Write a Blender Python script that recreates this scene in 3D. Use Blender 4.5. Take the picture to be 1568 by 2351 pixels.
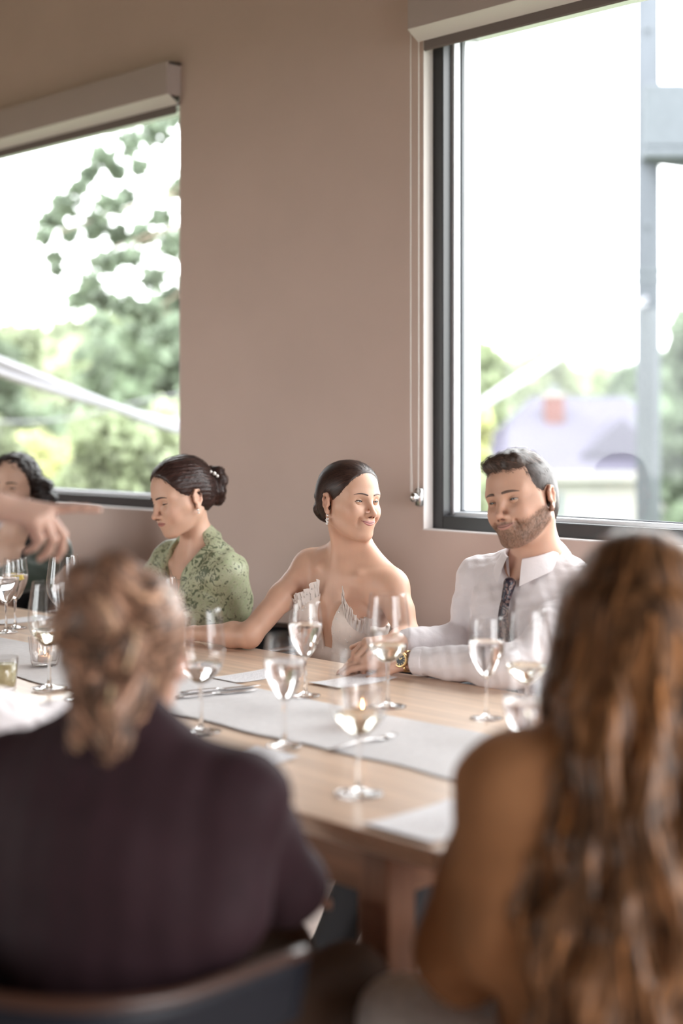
import bpy, math, random
import numpy as np
from mathutils import Vector, Matrix

for _o in list(bpy.data.objects):
    bpy.data.objects.remove(_o)
SC = bpy.context.scene
COL = SC.collection
R = math.radians

# ------------------------------------------------------------------ camera
W_, H_ = 1568.0, 2351.0
FPX = 50.0 / 36.0 * H_            # focal length in pixels of the 1568x2351 frame
HOR = 975.0                       # horizon row
CAMH = 1.41
THETA = math.atan2(3234.0, FPX)   # angle between view axis and the wall direction
FWD = np.array((-math.cos(THETA), math.sin(THETA), 0.0))
RGT = np.array((math.sin(THETA), math.cos(THETA), 0.0))
UP = np.array((0.0, 0.0, 1.0))
cam_data = bpy.data.cameras.new('camera')
cam = bpy.data.objects.new('camera', cam_data)
COL.objects.link(cam)
cam.location = (0, 0, CAMH)
cam.rotation_euler = (math.pi / 2, 0, math.pi / 2 - THETA)
cam_data.sensor_width = 36.0
cam_data.lens = 50.0
cam_data.shift_y = -(H_ / 2 - HOR) / H_
cam_data.clip_end = 400
cam_data.dof.use_dof = True
cam_data.dof.focus_distance = 4.0
cam_data.dof.aperture_fstop = 1.25
SC.camera = cam

# ------------------------------------------------------------------ sky, exposure
world = bpy.data.worlds.new('sky')
SC.world = world
world.use_nodes = True
world.node_tree.nodes['Background'].inputs['Color'].default_value = (0.96, 0.975, 1.0, 1)
world.node_tree.nodes['Background'].inputs['Strength'].default_value = 2.7
SC.view_settings.view_transform = 'Standard'
SC.view_settings.look = 'None'
SC.view_settings.gamma = 1.0
SC.view_settings.use_curve_mapping = False
SC.view_settings.exposure = 2.0
SC.cycles.use_denoising = True
SC.cycles.max_bounces = 12
SC.cycles.diffuse_bounces = 5
SC.cycles.transparent_max_bounces = 24
SC.cycles.transmission_bounces = 12
SC.cycles.sample_clamp_indirect = 6.0
SC.cycles.caustics_reflective = False

def portal(loc, rot, sx, sy):
    """Sampling portal in a window opening (gives off no light itself)."""
    l = bpy.data.lights.new('window_portal', 'AREA')
    l.shape = 'RECTANGLE'; l.size = sx; l.size_y = sy
    l.cycles.is_portal = True
    o = bpy.data.objects.new('window_portal', l)
    o.location = loc; o.rotation_euler = rot
    COL.objects.link(o)

# ------------------------------------------------------------------ pixel helpers
def P(px, py, Z):
    """World point seen at pixel px, py at forward distance Z."""
    p = FWD * Z + RGT * ((px - W_ / 2) / FPX * Z)
    return np.array((p[0], p[1], CAMH - (py - HOR) / FPX * Z))
def PN(px, py, n):
    a = (px - W_ / 2) / FPX
    d = FWD + RGT * a
    return P(px, py, n / d[1])
def PH(px, py, h):
    return P(px, py, (CAMH - h) * FPX / (py - HOR))

# ------------------------------------------------------------------ materials
def new_mat(name):
    m = bpy.data.materials.new(name)
    m.use_nodes = True
    nt = m.node_tree
    return m, nt, nt.nodes['Principled BSDF']
def setp(b, **kw):
    for k, v in kw.items():
        b.inputs[k.replace('_', ' ')].default_value = v
def rgba(c): return (c[0], c[1], c[2], 1.0)
MATS = {}
def mat(name, col, rough=0.6, noise=None, bump=None, **kw):
    """Plain procedural material: optional noise colour variation (scale, amount, stretch) and bump (scale, strength, stretch)."""
    if name in MATS: return MATS[name]
    m, nt, b = new_mat(name)
    setp(b, Base_Color=rgba(col), Roughness=rough)
    for k, v in kw.items():
        b.inputs[k.replace('_', ' ')].default_value = v
    tc = nt.nodes.new('ShaderNodeTexCoord')
    def nz(scale, stretch, detail=4.0):
        mp = nt.nodes.new('ShaderNodeMapping')
        mp.inputs['Scale'].default_value = stretch
        n = nt.nodes.new('ShaderNodeTexNoise')
        n.inputs['Scale'].default_value = scale
        n.inputs['Detail'].default_value = detail
        nt.links.new(tc.outputs['Object'], mp.inputs['Vector'])
        nt.links.new(mp.outputs['Vector'], n.inputs['Vector'])
        return n
    if noise:
        n = nz(noise[0], noise[2] if len(noise) > 2 else (1, 1, 1))
        rp = nt.nodes.new('ShaderNodeValToRGB')
        a = noise[1]
        rp.color_ramp.elements[0].position = 0.3
        rp.color_ramp.elements[1].position = 0.7
        rp.color_ramp.elements[0].color = rgba([max(0, c * (1 - a)) for c in col])
        rp.color_ramp.elements[1].color = rgba([min(1, c * (1 + a)) for c in col])
        nt.links.new(n.outputs['Fac'], rp.inputs['Fac'])
        nt.links.new(rp.outputs['Color'], b.inputs['Base Color'])
    if bump:
        n = nz(bump[0], bump[2] if len(bump) > 2 else (1, 1, 1))
        bp = nt.nodes.new('ShaderNodeBump')
        bp.inputs['Strength'].default_value = bump[1]
        bp.inputs['Distance'].default_value = bump[3] if len(bump) > 3 else 0.01
        nt.links.new(n.outputs['Fac'], bp.inputs['Height'])
        nt.links.new(bp.outputs['Normal'], b.inputs['Normal'])
    MATS[name] = m
    return m
def attr_mat(name, rough=0.5, bump=None, **kw):
    """Colour comes from the mesh's own colour attribute (skin tint, lips, strand tones)."""
    if name in MATS: return MATS[name]
    m, nt, b = new_mat(name)
    setp(b, Roughness=rough)
    for k, v in kw.items():
        b.inputs[k.replace('_', ' ')].default_value = v
    a = nt.nodes.new('ShaderNodeAttribute'); a.attribute_name = 'Col'
    nt.links.new(a.outputs['Color'], b.inputs['Base Color'])
    if bump:
        tc = nt.nodes.new('ShaderNodeTexCoord')
        n = nt.nodes.new('ShaderNodeTexNoise'); n.inputs['Scale'].default_value = bump[0]
        bp = nt.nodes.new('ShaderNodeBump'); bp.inputs['Strength'].default_value = bump[1]
        bp.inputs['Distance'].default_value = 0.004
        nt.links.new(tc.outputs['Object'], n.inputs['Vector'])
        nt.links.new(n.outputs['Fac'], bp.inputs['Height'])
        nt.links.new(bp.outputs['Normal'], b.inputs['Normal'])
    MATS[name] = m
    return m
def thin_glass(name, tint=(1, 1, 1), refl=1.0):
    """Thin clear glass sheet: transparent with Fresnel mirror reflection."""
    if name in MATS: return MATS[name]
    m = bpy.data.materials.new(name); m.use_nodes = True
    nt = m.node_tree; nt.nodes.clear()
    out = nt.nodes.new('ShaderNodeOutputMaterial')
    tr = nt.nodes.new('ShaderNodeBsdfTransparent'); tr.inputs['Color'].default_value = rgba(tint)
    gl = nt.nodes.new('ShaderNodeBsdfGlossy'); gl.inputs['Roughness'].default_value = 0.02
    fr = nt.nodes.new('ShaderNodeLayerWeight'); fr.inputs['Blend'].default_value = 0.5
    pw = nt.nodes.new('ShaderNodeMath'); pw.operation = 'POWER'; pw.inputs[1].default_value = 4.0
    nt.links.new(fr.outputs['Facing'], pw.inputs[0])
    mu = nt.nodes.new('ShaderNodeMath'); mu.operation = 'MULTIPLY_ADD'
    mu.inputs[1].default_value = 0.85; mu.inputs[2].default_value = 0.075 * refl
    mu.use_clamp = True
    mx = nt.nodes.new('ShaderNodeMixShader')
    nt.links.new(pw.outputs[0], mu.inputs[0])
    nt.links.new(mu.outputs[0], mx.inputs[0])
    nt.links.new(tr.outputs[0], mx.inputs[1]); nt.links.new(gl.outputs[0], mx.inputs[2])
    nt.links.new(mx.outputs[0], out.inputs[0])
    MATS[name] = m
    return m
def solid_glass(name, tint=(1, 1, 1), ior=1.45):
    if name in MATS: return MATS[name]
    m, nt, b = new_mat(name)
    setp(b, Base_Color=rgba(tint), Roughness=0.0, IOR=ior, Transmission_Weight=1.0)
    MATS[name] = m
    return m

# ------------------------------------------------------------------ mesh helpers
def link(name, me, parent=None, material=None):
    o = bpy.data.objects.new(name, me)
    COL.objects.link(o)
    if parent is not None: o.parent = parent
    if material is not None and me is not None and not me.materials: me.materials.append(material)
    return o
def mesh_np(name, v, faces, smooth=True, cols=None):
    """v (N,3); faces: (M,4)/(M,3) int array or list of such arrays."""
    if not isinstance(faces, list): faces = [faces]
    faces = [np.asarray(f, dtype=np.int32) for f in faces if len(f)]
    me = bpy.data.meshes.new(name)
    v = np.asarray(v, dtype=np.float32)
    me.vertices.add(len(v)); me.vertices.foreach_set('co', v.ravel())
    nl = sum(f.size for f in faces); nf = sum(len(f) for f in faces)
    me.loops.add(nl); me.polygons.add(nf)
    me.loops.foreach_set('vertex_index', np.concatenate([f.ravel() for f in faces]))
    st, tot, o = [], [], 0
    for f in faces:
        st.append(o + np.arange(len(f)) * f.shape[1]); tot.append(np.full(len(f), f.shape[1])); o += f.size
    me.polygons.foreach_set('loop_start', np.concatenate(st).astype(np.int32))
    me.polygons.foreach_set('loop_total', np.concatenate(tot).astype(np.int32))
    if smooth: me.polygons.foreach_set('use_smooth', np.ones(nf, dtype=bool))
    if cols is not None:
        ca = me.color_attributes.new('Col', 'FLOAT_COLOR', 'POINT')
        c = np.ones((len(v), 4), dtype=np.float32); c[:, :3] = cols
        ca.data.foreach_set('color', c.ravel())
    me.update(calc_edges=True); me.validate()
    return me
class MB:
    """Collects simple shapes into one mesh."""
    def __init__(s): s.v = []; s.f = []
    def box(s, x0, x1, y0, y1, z0, z1, bev=0.0):
        b = len(s.v)
        if bev <= 0:
            s.v += [(x, y, z) for z in (z0, z1) for y in (y0, y1) for x in (x0, x1)]
            s.f += [tuple(b + i for i in q) for q in ((0, 2, 3, 1), (4, 5, 7, 6), (0, 1, 5, 4), (2, 6, 7, 3), (0, 4, 6, 2), (1, 3, 7, 5))]
            return s
        e = min(bev, (x1 - x0) * .49, (y1 - y0) * .49, (z1 - z0) * .49)
        rings = []
        for z, i in ((z0, e), (z0 + e, 0), (z1 - e, 0), (z1, e)):
            rings.append([(x0 + e, y0 + i, z), (x1 - e, y0 + i, z), (x1 - i, y0 + e, z), (x1 - i, y1 - e, z),
                          (x1 - e, y1 - i, z), (x0 + e, y1 - i, z), (x0 + i, y1 - e, z), (x0 + i, y0 + e, z)])
        for r in rings: s.v += r
        for k in range(3):
            for j in range(8):
                s.f.append((b + k * 8 + j, b + k * 8 + (j + 1) % 8, b + (k + 1) * 8 + (j + 1) % 8, b + (k + 1) * 8 + j))
        s.f.append(tuple(b + j for j in range(7, -1, -1))); s.f.append(tuple(b + 24 + j for j in range(8)))
        return s
    def tube(s, pts, rad, seg=10, caps=True):
        pts = [Vector(p) for p in pts]
        n = len(pts)
        rad = rad if isinstance(rad, (list, tuple, np.ndarray)) else [rad] * n
        b = len(s.v)
        ref = None
        for i, p in enumerate(pts):
            t = (pts[min(i + 1, n - 1)] - pts[max(i - 1, 0)]).normalized()
            if ref is None:
                ref = t.orthogonal().normalized()
            ref = (ref - t * ref.dot(t)).normalized()
            bi = t.cross(ref)
            for j in range(seg):
                a = 2 * math.pi * j / seg
                s.v.append(tuple(p + (ref * math.cos(a) + bi * math.sin(a)) * rad[i]))
        for i in range(n - 1):
            for j in range(seg):
                s.f.append((b + i * seg + j, b + i * seg + (j + 1) % seg, b + (i + 1) * seg + (j + 1) % seg, b + (i + 1) * seg + j))
        if caps:
            s.f.append(tuple(b + j for j in range(seg - 1, -1, -1)))
            s.f.append(tuple(b + (n - 1) * seg + j for j in range(seg)))
        return s
    def lathe(s, prof, seg=36, mod=None, cap0=False, cap1=False):
        b = len(s.v)
        for r, z in prof:
            for j in range(seg):
                a = 2 * math.pi * j / seg
                rr = r * (mod(a, z) if mod else 1.0)
                s.v.append((rr * math.cos(a), rr * math.sin(a), z))
        for i in range(len(prof) - 1):
            for j in range(seg):
                s.f.append((b + i * seg + j, b + i * seg + (j + 1) % seg, b + (i + 1) * seg + (j + 1) % seg, b + (i + 1) * seg + j))
        if cap0: s.f.append(tuple(b + j for j in range(seg - 1, -1, -1)))
        if cap1: s.f.append(tuple(b + (len(prof) - 1) * seg + j for j in range(seg)))
        return s
    def grid(s, fn, nu, nv, closed_u=False):
        b = len(s.v)
        for i in range(nu):
            for j in range(nv):
                s.v.append(tuple(fn(i / (nu if closed_u else nu - 1), j / (nv - 1))))
        for i in range(nu if closed_u else nu - 1):
            for j in range(nv - 1):
                i2 = (i + 1) % nu
                s.f.append((b + i * nv + j, b + i2 * nv + j, b + i2 * nv + j + 1, b + i * nv + j + 1))
        return s
    def ball(s, c, r, seg=12):
        b = len(s.v); rr = r if isinstance(r, (tuple, list)) else (r, r, r)
        nz = seg // 2
        s.v.append((c[0], c[1], c[2] - rr[2]))
        for i in range(1, nz):
            t = math.pi * i / nz
            for j in range(seg):
                a = 2 * math.pi * j / seg
                s.v.append((c[0] + rr[0] * math.sin(t) * math.cos(a), c[1] + rr[1] * math.sin(t) * math.sin(a), c[2] - rr[2] * math.cos(t)))
        s.v.append((c[0], c[1], c[2] + rr[2]))
        top = len(s.v) - 1
        for j in range(seg):
            s.f.append((b, b + 1 + (j + 1) % seg, b + 1 + j))
            s.f.append((top, top - seg + j, top - seg + (j + 1) % seg))
        for i in range(nz - 2):
            for j in range(seg):
                s.f.append((b + 1 + i * seg + j, b + 1 + i * seg + (j + 1) % seg, b + 1 + (i + 1) * seg + (j + 1) % seg, b + 1 + (i + 1) * seg + j))
        return s
    def xf(s, M, start=0):
        s.v[start:] = [tuple(M @ Vector(p)) for p in s.v[start:]]
        return s
    def mesh(s, name, smooth=False):
        me = bpy.data.meshes.new(name)
        me.from_pydata(s.v, [], s.f)
        if smooth: me.polygons.foreach_set('use_smooth', np.ones(len(me.polygons), dtype=bool))
        me.validate(); me.update()
        return me
    def build(s, name, material, parent=None, smooth=False):
        return link(name, s.mesh(name, smooth), parent, material)
def thing(name, label, cat, loc=(0, 0, 0), rz=0.0, group=None):
    o = bpy.data.objects.new(name, None)
    COL.objects.link(o)
    o.empty_display_size = 0.1
    o.location = loc; o.rotation_euler = (0, 0, rz)
    o['label'] = label; o['category'] = cat
    if group: o['group'] = group
    return o
def tag(o, label, cat, group=None, kind=None):
    o['label'] = label; o['category'] = cat
    if group: o['group'] = group
    if kind: o['kind'] = kind
    return o
def struct(o, label=None):
    o['kind'] = 'structure'
    if label: o['label'] = label
    return o
def copy_tree(o, parent=None, label=None, group=None):
    c = o.copy(); COL.objects.link(c)
    c.parent = parent
    if label: c['label'] = label
    if group: c['group'] = group
    for ch in list(o.children): copy_tree(ch, c)
    return c

# ------------------------------------------------------------------ smooth solids (signed distance) -> one continuous mesh
class Frame:
    def __init__(s, o, X, Y, Z):
        s.o = np.array(o, float); s.A = np.array((X, Y, Z), float)      # rows: axes in world
    def p(s, q): return s.o + np.asarray(q, float) @ s.A
    def loc(s, Pw): return (Pw - s.o) @ s.A.T
    def d(s, q): return np.asarray(q, float) @ s.A
    def cap(s, a, b, ra, rb=None, k=.02, op='u'):
        return cap(s.p(a), s.p(b), ra, rb, k, op)
    def ell(s, c, r, k=.02, op='u', rot=None):
        A = s.A if rot is None else np.asarray(rot, float) @ s.A
        return ell(s.p(c), r, A, k, op)
def cap(a, b, ra, rb=None, k=.02, op='u'):
    a = np.asarray(a, float); b = np.asarray(b, float); rb = ra if rb is None else rb
    return dict(t='c', a=a, b=b, ra=ra, rb=rb, k=k, op=op, c=(a + b) / 2, R=np.linalg.norm(b - a) / 2 + max(ra, rb))
def ell(c, r, A=None, k=.02, op='u'):
    r = np.asarray(r if np.ndim(r) else (r, r, r), float)
    return dict(t='e', c=np.asarray(c, float), r=r, A=np.eye(3) if A is None else A, k=k, op=op, R=r.max())
def clip(fn, k=0.004): return dict(t='f', fn=fn, op='clip', k=k)
def disp(fn): return dict(t='f', fn=fn, op='disp', k=0)
def inflate(prims, e): 
    out = []
    for q in prims:
        q = dict(q)
        if q['t'] == 'c': q['ra'] += e; q['rb'] += e; q['R'] += e
        elif q['t'] == 'e': q['r'] = q['r'] + e; q['R'] += e
        out.append(q)
    return out
def roty(a):
    c, s = math.cos(a), math.sin(a); return np.array(((c, 0, -s), (0, 1, 0), (s, 0, c)))
def rotx(a):
    c, s = math.cos(a), math.sin(a); return np.array(((1, 0, 0), (0, c, s), (0, -s, c)))
def rotz(a):
    c, s = math.cos(a), math.sin(a); return np.array(((c, s, 0), (-s, c, 0), (0, 0, 1)))
def sdf_eval(prims, Pt):
    Pt = Pt.astype(np.float32)
    d = np.full(len(Pt), 9.0, dtype=np.float32)
    for q in prims:
        if q['t'] == 'c':
            ab = (q['b'] - q['a']).astype(np.float32); l2 = float(ab @ ab) + 1e-12
            pa = Pt - q['a'].astype(np.float32)
            h = np.clip(pa @ ab / l2, 0, 1)
            pa -= h[:, None] * ab
            e = np.sqrt((pa * pa).sum(1)) - (q['ra'] + h * (q['rb'] - q['ra'])).astype(np.float32)
        elif q['t'] == 'e':
            u = (Pt - q['c'].astype(np.float32)) @ q['A'].T.astype(np.float32)
            u /= q['r'].astype(np.float32)
            k0 = np.sqrt((u * u).sum(1)) + 1e-9
            u /= q['r'].astype(np.float32)
            k1 = np.sqrt((u * u).sum(1)) + 1e-9
            e = k0 * (k0 - 1) / k1
        else:
            e = q['fn'](Pt).astype(np.float32)
        op, k = q['op'], q['k']
        if op == 'u':
            h = np.maximum(k - np.abs(d - e), 0) / k
            d = np.minimum(d, e) - h * h * k * .25
        elif op == 's':
            e = -e; h = np.maximum(k - np.abs(d - e), 0) / k
            d = np.maximum(d, e) + h * h * k * .25
        elif op == 'clip':
            h = np.maximum(k - np.abs(d - e), 0) / k
            d = np.maximum(d, e) + h * h * k * .25
        else:
            d = d + e
    return d
def sdf_mesh(prims, vox, pad=0.02, B=10, lo=None, hi=None):
    sol = [q for q in prims if q['t'] != 'f' and q['op'] == 'u']
    l0 = np.min([q['c'] - q['R'] for q in sol], 0) - pad
    h0 = np.max([q['c'] + q['R'] for q in sol], 0) + pad
    if lo is not None: l0 = np.maximum(l0, lo)
    if hi is not None: h0 = np.minimum(h0, hi)
    nb = np.ceil((h0 - l0) / (vox * B)).astype(int)
    N = nb * B
    bs = vox * B; half = bs * math.sqrt(3) / 2
    bi = np.stack(np.meshgrid(*[np.arange(n) for n in nb], indexing='ij'), -1).reshape(-1, 3)
    bc = l0 + (bi + .5) * bs
    dc = sdf_eval(prims, bc)
    act = np.abs(dc) < half * 1.7 + 0.004
    D = np.repeat(np.repeat(np.repeat(np.sign(dc).reshape(nb).astype(np.float32), B, 0), B, 1), B, 2)
    D4 = D.reshape(nb[0], B, nb[1], B, nb[2], B)
    off = np.stack(np.meshgrid(*[np.arange(B)] * 3, indexing='ij'), -1).reshape(-1, 3) * vox
    ai = bi[act]
    key = (ai // 3) @ np.array((1000000, 1000, 1))
    order = np.argsort(key, kind='stable'); ai = ai[order]; key = key[order]
    cuts = np.flatnonzero(np.diff(key)) + 1
    for g in np.split(np.arange(len(ai)), cuts):
        if not len(g): continue
        b = ai[g]
        org = l0 + b * bs
        cen = org.mean(0) + bs / 2; gr = np.linalg.norm(org + bs / 2 - cen, axis=1).max() + half
        keep = [q for q in prims if q['t'] == 'f' or np.linalg.norm(q['c'] - cen) - q['R'] < gr + q['k'] + .012]
        if not any(q['op'] == 'u' for q in keep): 
            D4[b[:, 0], :, b[:, 1], :, b[:, 2], :] = 1.0
            continue
        Pt = (org[:, None, :] + off[None]).reshape(-1, 3)
        D4[b[:, 0], :, b[:, 1], :, b[:, 2], :] = sdf_eval(keep, Pt).reshape(len(b), B, B, B)
    S = (D < 0)
    cnt = np.zeros(tuple(N - 1), dtype=np.int8)
    n = N - 1
    for dx in (0, 1):
        for dy in (0, 1):
            for dz in (0, 1):
                cnt += S[dx:dx + n[0], dy:dy + n[1], dz:dz + n[2]]
    cells = np.argwhere((cnt > 0) & (cnt < 8))
    idx = np.full(tuple(n), -1, dtype=np.int32)
    idx[cells[:, 0], cells[:, 1], cells[:, 2]] = np.arange(len(cells))
    cor = np.array([(x, y, z) for x in (0, 1) for y in (0, 1) for z in (0, 1)])
    vals = np.stack([D[cells[:, 0] + c[0], cells[:, 1] + c[1], cells[:, 2] + c[2]] for c in cor], 1)
    acc = np.zeros((len(cells), 3)); num = np.zeros(len(cells))
    for a in range(8):
        for b in range(a + 1, 8):
            if np.abs(cor[a] - cor[b]).sum() != 1: continue
            va, vb = vals[:, a], vals[:, b]
            m = (va < 0) != (vb < 0)
            t = np.where(m, va / np.where(m, va - vb, 1), 0)
            acc += np.where(m[:, None], cor[a] + t[:, None] * (cor[b] - cor[a]), 0); num += m
    V = l0 + (cells + acc / num[:, None]) * vox
    quads = []
    for ax in range(3):
        u, w = (ax + 1) % 3, (ax + 2) % 3
        sl0 = [slice(None)] * 3; sl1 = [slice(None)] * 3
        sl0[ax] = slice(0, -1); sl1[ax] = slice(1, None)
        A0, A1 = S[tuple(sl0)], S[tuple(sl1)]
        e = np.argwhere(A0 != A1)
        e = e[(e[:, u] > 0) & (e[:, w] > 0) & (e[:, u] < n[u]) & (e[:, w] < n[w])]
        ins = A0[e[:, 0], e[:, 1], e[:, 2]]
        def ci(du, dw):
            c = e.copy(); c[:, u] -= du; c[:, w] -= dw
            return idx[c[:, 0], c[:, 1], c[:, 2]]
        q = np.stack([ci(1, 1), ci(0, 1), ci(0, 0), ci(1, 0)], 1)
        q[~ins] = q[~ins][:, ::-1]
        quads.append(q[(q >= 0).all(1)])
    return V, np.concatenate(quads)
def smooth_verts(V, F, it=1, lam=.5):
    E = np.concatenate([F[:, [0, 1]], F[:, [1, 2]], F[:, [2, 3]], F[:, [3, 0]]])
    for _ in range(it):
        s = np.zeros_like(V); c = np.bincount(E.ravel(), minlength=len(V)).astype(float)
        for k in range(3):
            s[:, k] = np.bincount(E[:, 0], V[E[:, 1], k], len(V)) + np.bincount(E[:, 1], V[E[:, 0], k], len(V))
        V = V + lam * (s / np.maximum(c, 1)[:, None] - V)
    return V
def grad(prims, Pt, e=.0015):
    g = np.stack([sdf_eval(prims, Pt + np.eye(3)[i] * e) - sdf_eval(prims, Pt - np.eye(3)[i] * e) for i in range(3)], 1)
    return g / (np.linalg.norm(g, axis=1, keepdims=True) + 1e-9)
def solid(name, prims, vox, material, parent=None, it=2, paint=None, lo=None, hi=None, extra=None):
    V, F = sdf_mesh(prims, vox, lo=lo, hi=hi)
    V = smooth_verts(V, F, it)
    c = paint(V) if paint is not None else None
    Fs = [F]
    if extra:
        for ev, ef, ec in extra:
            Fs.append(np.asarray(ef) + len(V)); V = np.concatenate([V, ev])
            if c is not None: c = np.concatenate([c, np.broadcast_to(np.asarray(ec, float), (len(ev), 3))])
    return link(name, mesh_np(name, V, Fs, True, c), parent, material)
_rs = np.random.RandomState(5)
_ND = _rs.normal(size=(40, 3)); _NP = _rs.uniform(0, 6.28, 40)
def wob(Pt, f, seed=0, n=6, stretch=(1, 1, 1)):
    """Cheap smooth noise in about -1..1."""
    s = np.zeros(len(Pt)); Q = Pt * np.asarray(stretch)
    for i in range(n):
        j = (seed * 7 + i) % 40
        s += np.sin(Q @ (_ND[j] * f * (1 + .35 * i)) + _NP[j] + seed) / (1 + .5 * i)
    return s / 2.2
def sample_surface(V, F, n, rs):
    a = V[F[:, 0]]; b = V[F[:, 1]]; c = V[F[:, 2]]; d = V[F[:, 3]]
    ar = np.linalg.norm(np.cross(c - a, d - b), axis=1)
    f = rs.choice(len(F), n, p=ar / ar.sum())
    u = rs.rand(n, 1); w = rs.rand(n, 1)
    return (a[f] * (1 - u) + b[f] * u) * (1 - w) + (d[f] * (1 - u) + c[f] * u) * w
def strands(prims, V, F, n, flow, length, width, steps, colfn, rs, lift=.0015, jit=.25, keep=None, wave=0):
    """Ribbon strands lying along a hair volume; flow(P) gives the direction at P."""
    p = sample_surface(V, F, n, rs)
    if keep is not None: p = p[keep(p)]
    n = len(p)
    L = length * rs.uniform(.5, 1.2, n)
    W = width * rs.uniform(.6, 1.3, n)
    jd = rs.normal(size=(n, 3)) * jit
    lf = lift * rs.uniform(-.3, 1.6, n)
    ph = rs.uniform(0, 6.28, n)
    rows = []; tone = rs.normal(size=n)
    for s in range(steps + 1):
        g = grad(prims, p)
        d0 = sdf_eval(prims, p)
        p = p - g * (d0 - lf)[:, None]
        dr = flow(p) + jd
        if wave: dr = dr + np.cross(g, dr) * (wave * np.sin(ph + s * 1.3))[:, None]
        dr = dr - g * (dr * g).sum(1, keepdims=True)
        dr /= np.linalg.norm(dr, axis=1, keepdims=True) + 1e-9
        sd = np.cross(dr, g)
        w = W * (1 - .75 * (s / steps) ** 2)
        rows.append((p - sd * w[:, None] / 2, p + sd * w[:, None] / 2))
        p = p + dr * (L / steps)[:, None]
    ev = np.stack([x for r in rows for x in r], 1).reshape(-1, 3)
    m = 2 * (steps + 1)
    base = np.arange(n)[:, None] * m
    ef = np.concatenate([base + np.array((2 * s, 2 * s + 1, 2 * s + 3, 2 * s + 2)) for s in range(steps)])
    ec = np.repeat(colfn(tone), m, 0)
    return ev, ef, ec
# ================================================================== the room
rnd = random.Random(11)
WY = 3.5                                  # inner face of the window wall
X0, X1, YB, HC = -9.2, 2.4, -3.6, 3.75    # far end, near end, opposite wall, ceiling height
SILL, HEAD = 1.063, 2.76
OPEN = [(-6.34, -4.441), (-3.149, -1.25), (0.0, 2.2)]  # last window is out of view, added and widened for daylight from the right
m_wall = mat('painted_plaster', (0.60, 0.462, 0.405), 0.75, noise=(3.0, .03), bump=(90, .08, (1, 1, 1), .002))
m_ceil = mat('ceiling_stained_wood', (0.16, 0.10, 0.062), 0.8)
m_trim = mat('white_reveal_paint', (0.72, 0.66, 0.64), 0.6)

def wall_with_openings(name, axis, plane, thick, a0, a1, z1, opens):
    mb = MB()
    def bx(u0, u1, z0, zz):
        if axis == 'x': mb.box(u0, u1, min(plane, plane + thick), max(plane, plane + thick), z0, zz)
        else: mb.box(min(plane, plane + thick), max(plane, plane + thick), u0, u1, z0, zz)
    u = a0
    for (o0, o1, s, h) in opens:
        bx(u, o0, 0, z1)
        bx(o0, o1, 0, s); bx(o0, o1, h, z1)
        u = o1
    bx(u, a1, 0, z1)
    return struct(mb.build(name, m_wall))
wall_with_openings('wall_window_side', 'x', WY, 0.24, X0, X1, HC, [(a, b, SILL, HEAD) for a, b in OPEN])
FILL_BACK = [(-8.9, -6.7), (-6.3, -4.1)]  # unseen windows added far along to light the window wall, not guests' backs
wall_with_openings('wall_street_side', 'x', YB, -0.24, X0, X1, HC, [(a, b, 0.3, 2.5) for a, b in FILL_BACK])
wall_with_openings('wall_end', 'y', X1, 0.24, YB - .24, WY + .24, HC, [(0.9, 3.3, 0.3, 3.2)])  # unseen opening added here, placed and sized to bring in side light
wall_with_openings('wall_far', 'y', X0, -0.24, YB - .24, WY + .24, HC, [])
struct(MB().box(X0, X1, YB, WY, HC, HC + .2).build('ceiling', m_ceil))
for a, b in OPEN: portal(((a + b) / 2, WY + .26, (SILL + HEAD) / 2), (R(-90), 0, 0), b - a, HEAD - SILL)
for a, b in FILL_BACK: portal(((a + b) / 2, YB - .26, 1.4), (R(90), 0, 0), b - a, 2.2)
for a, b in ((0.9, 3.3),): portal((X1 + .26, (a + b) / 2, 1.75), (R(90), 0, R(90)), b - a, 2.9)

# floor of separate planks running towards the window wall
m_floor = mat('floor_screed', (0.25, 0.2, 0.17), 0.8)
floor = struct(MB().box(X0, X1, YB, WY, -0.2, -0.02).build('floor', m_floor))
pw = 0.178
m_planks = [mat('pale_plank_%d' % i, c, 0.42, noise=(6, .10, (14, 1, 14)), bump=(30, .1, (10, .6, 10), .003))
            for i, c in enumerate([(0.60, 0.52, 0.46), (0.56, 0.48, 0.43), (0.64, 0.55, 0.49)])]
plank_me = []
for m in m_planks:
    me = MB().box(0, pw - .004, 0, 2.46, -0.02, 0.0, .002).mesh('plank'); me.materials.append(m); plank_me.append(me)
k = 0
nx = int((X1 - X0) / pw)
for i in range(nx + 1):
    off = rnd.uniform(0, 2.2)
    y = YB - off
    while y < WY:
        if y + 2.46 > -0.6:               # boards behind the camera are left to the screed
            me = plank_me[rnd.randrange(3)]
            if y + 2.46 > WY or X0 + i * pw + pw > X1:
                if X0 + i * pw + pw > X1 + .001: y += 2.464; continue
                mb = MB().box(0, pw - .004, 0, WY - y, -0.02, 0.0, .002); me2 = mb.mesh('plank'); me2.materials.append(me.materials[0]); me = me2
            o = link('plank', me, floor); o.location = (X0 + i * pw, y, 0)
        y += 2.464
m_base = mat('baseboard_paint', (0.66, 0.60, 0.56), 0.5)
struct(MB().box(X0, X1, WY - .015, WY, 0, .12, .004).build('baseboard_window_side', m_base))

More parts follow.
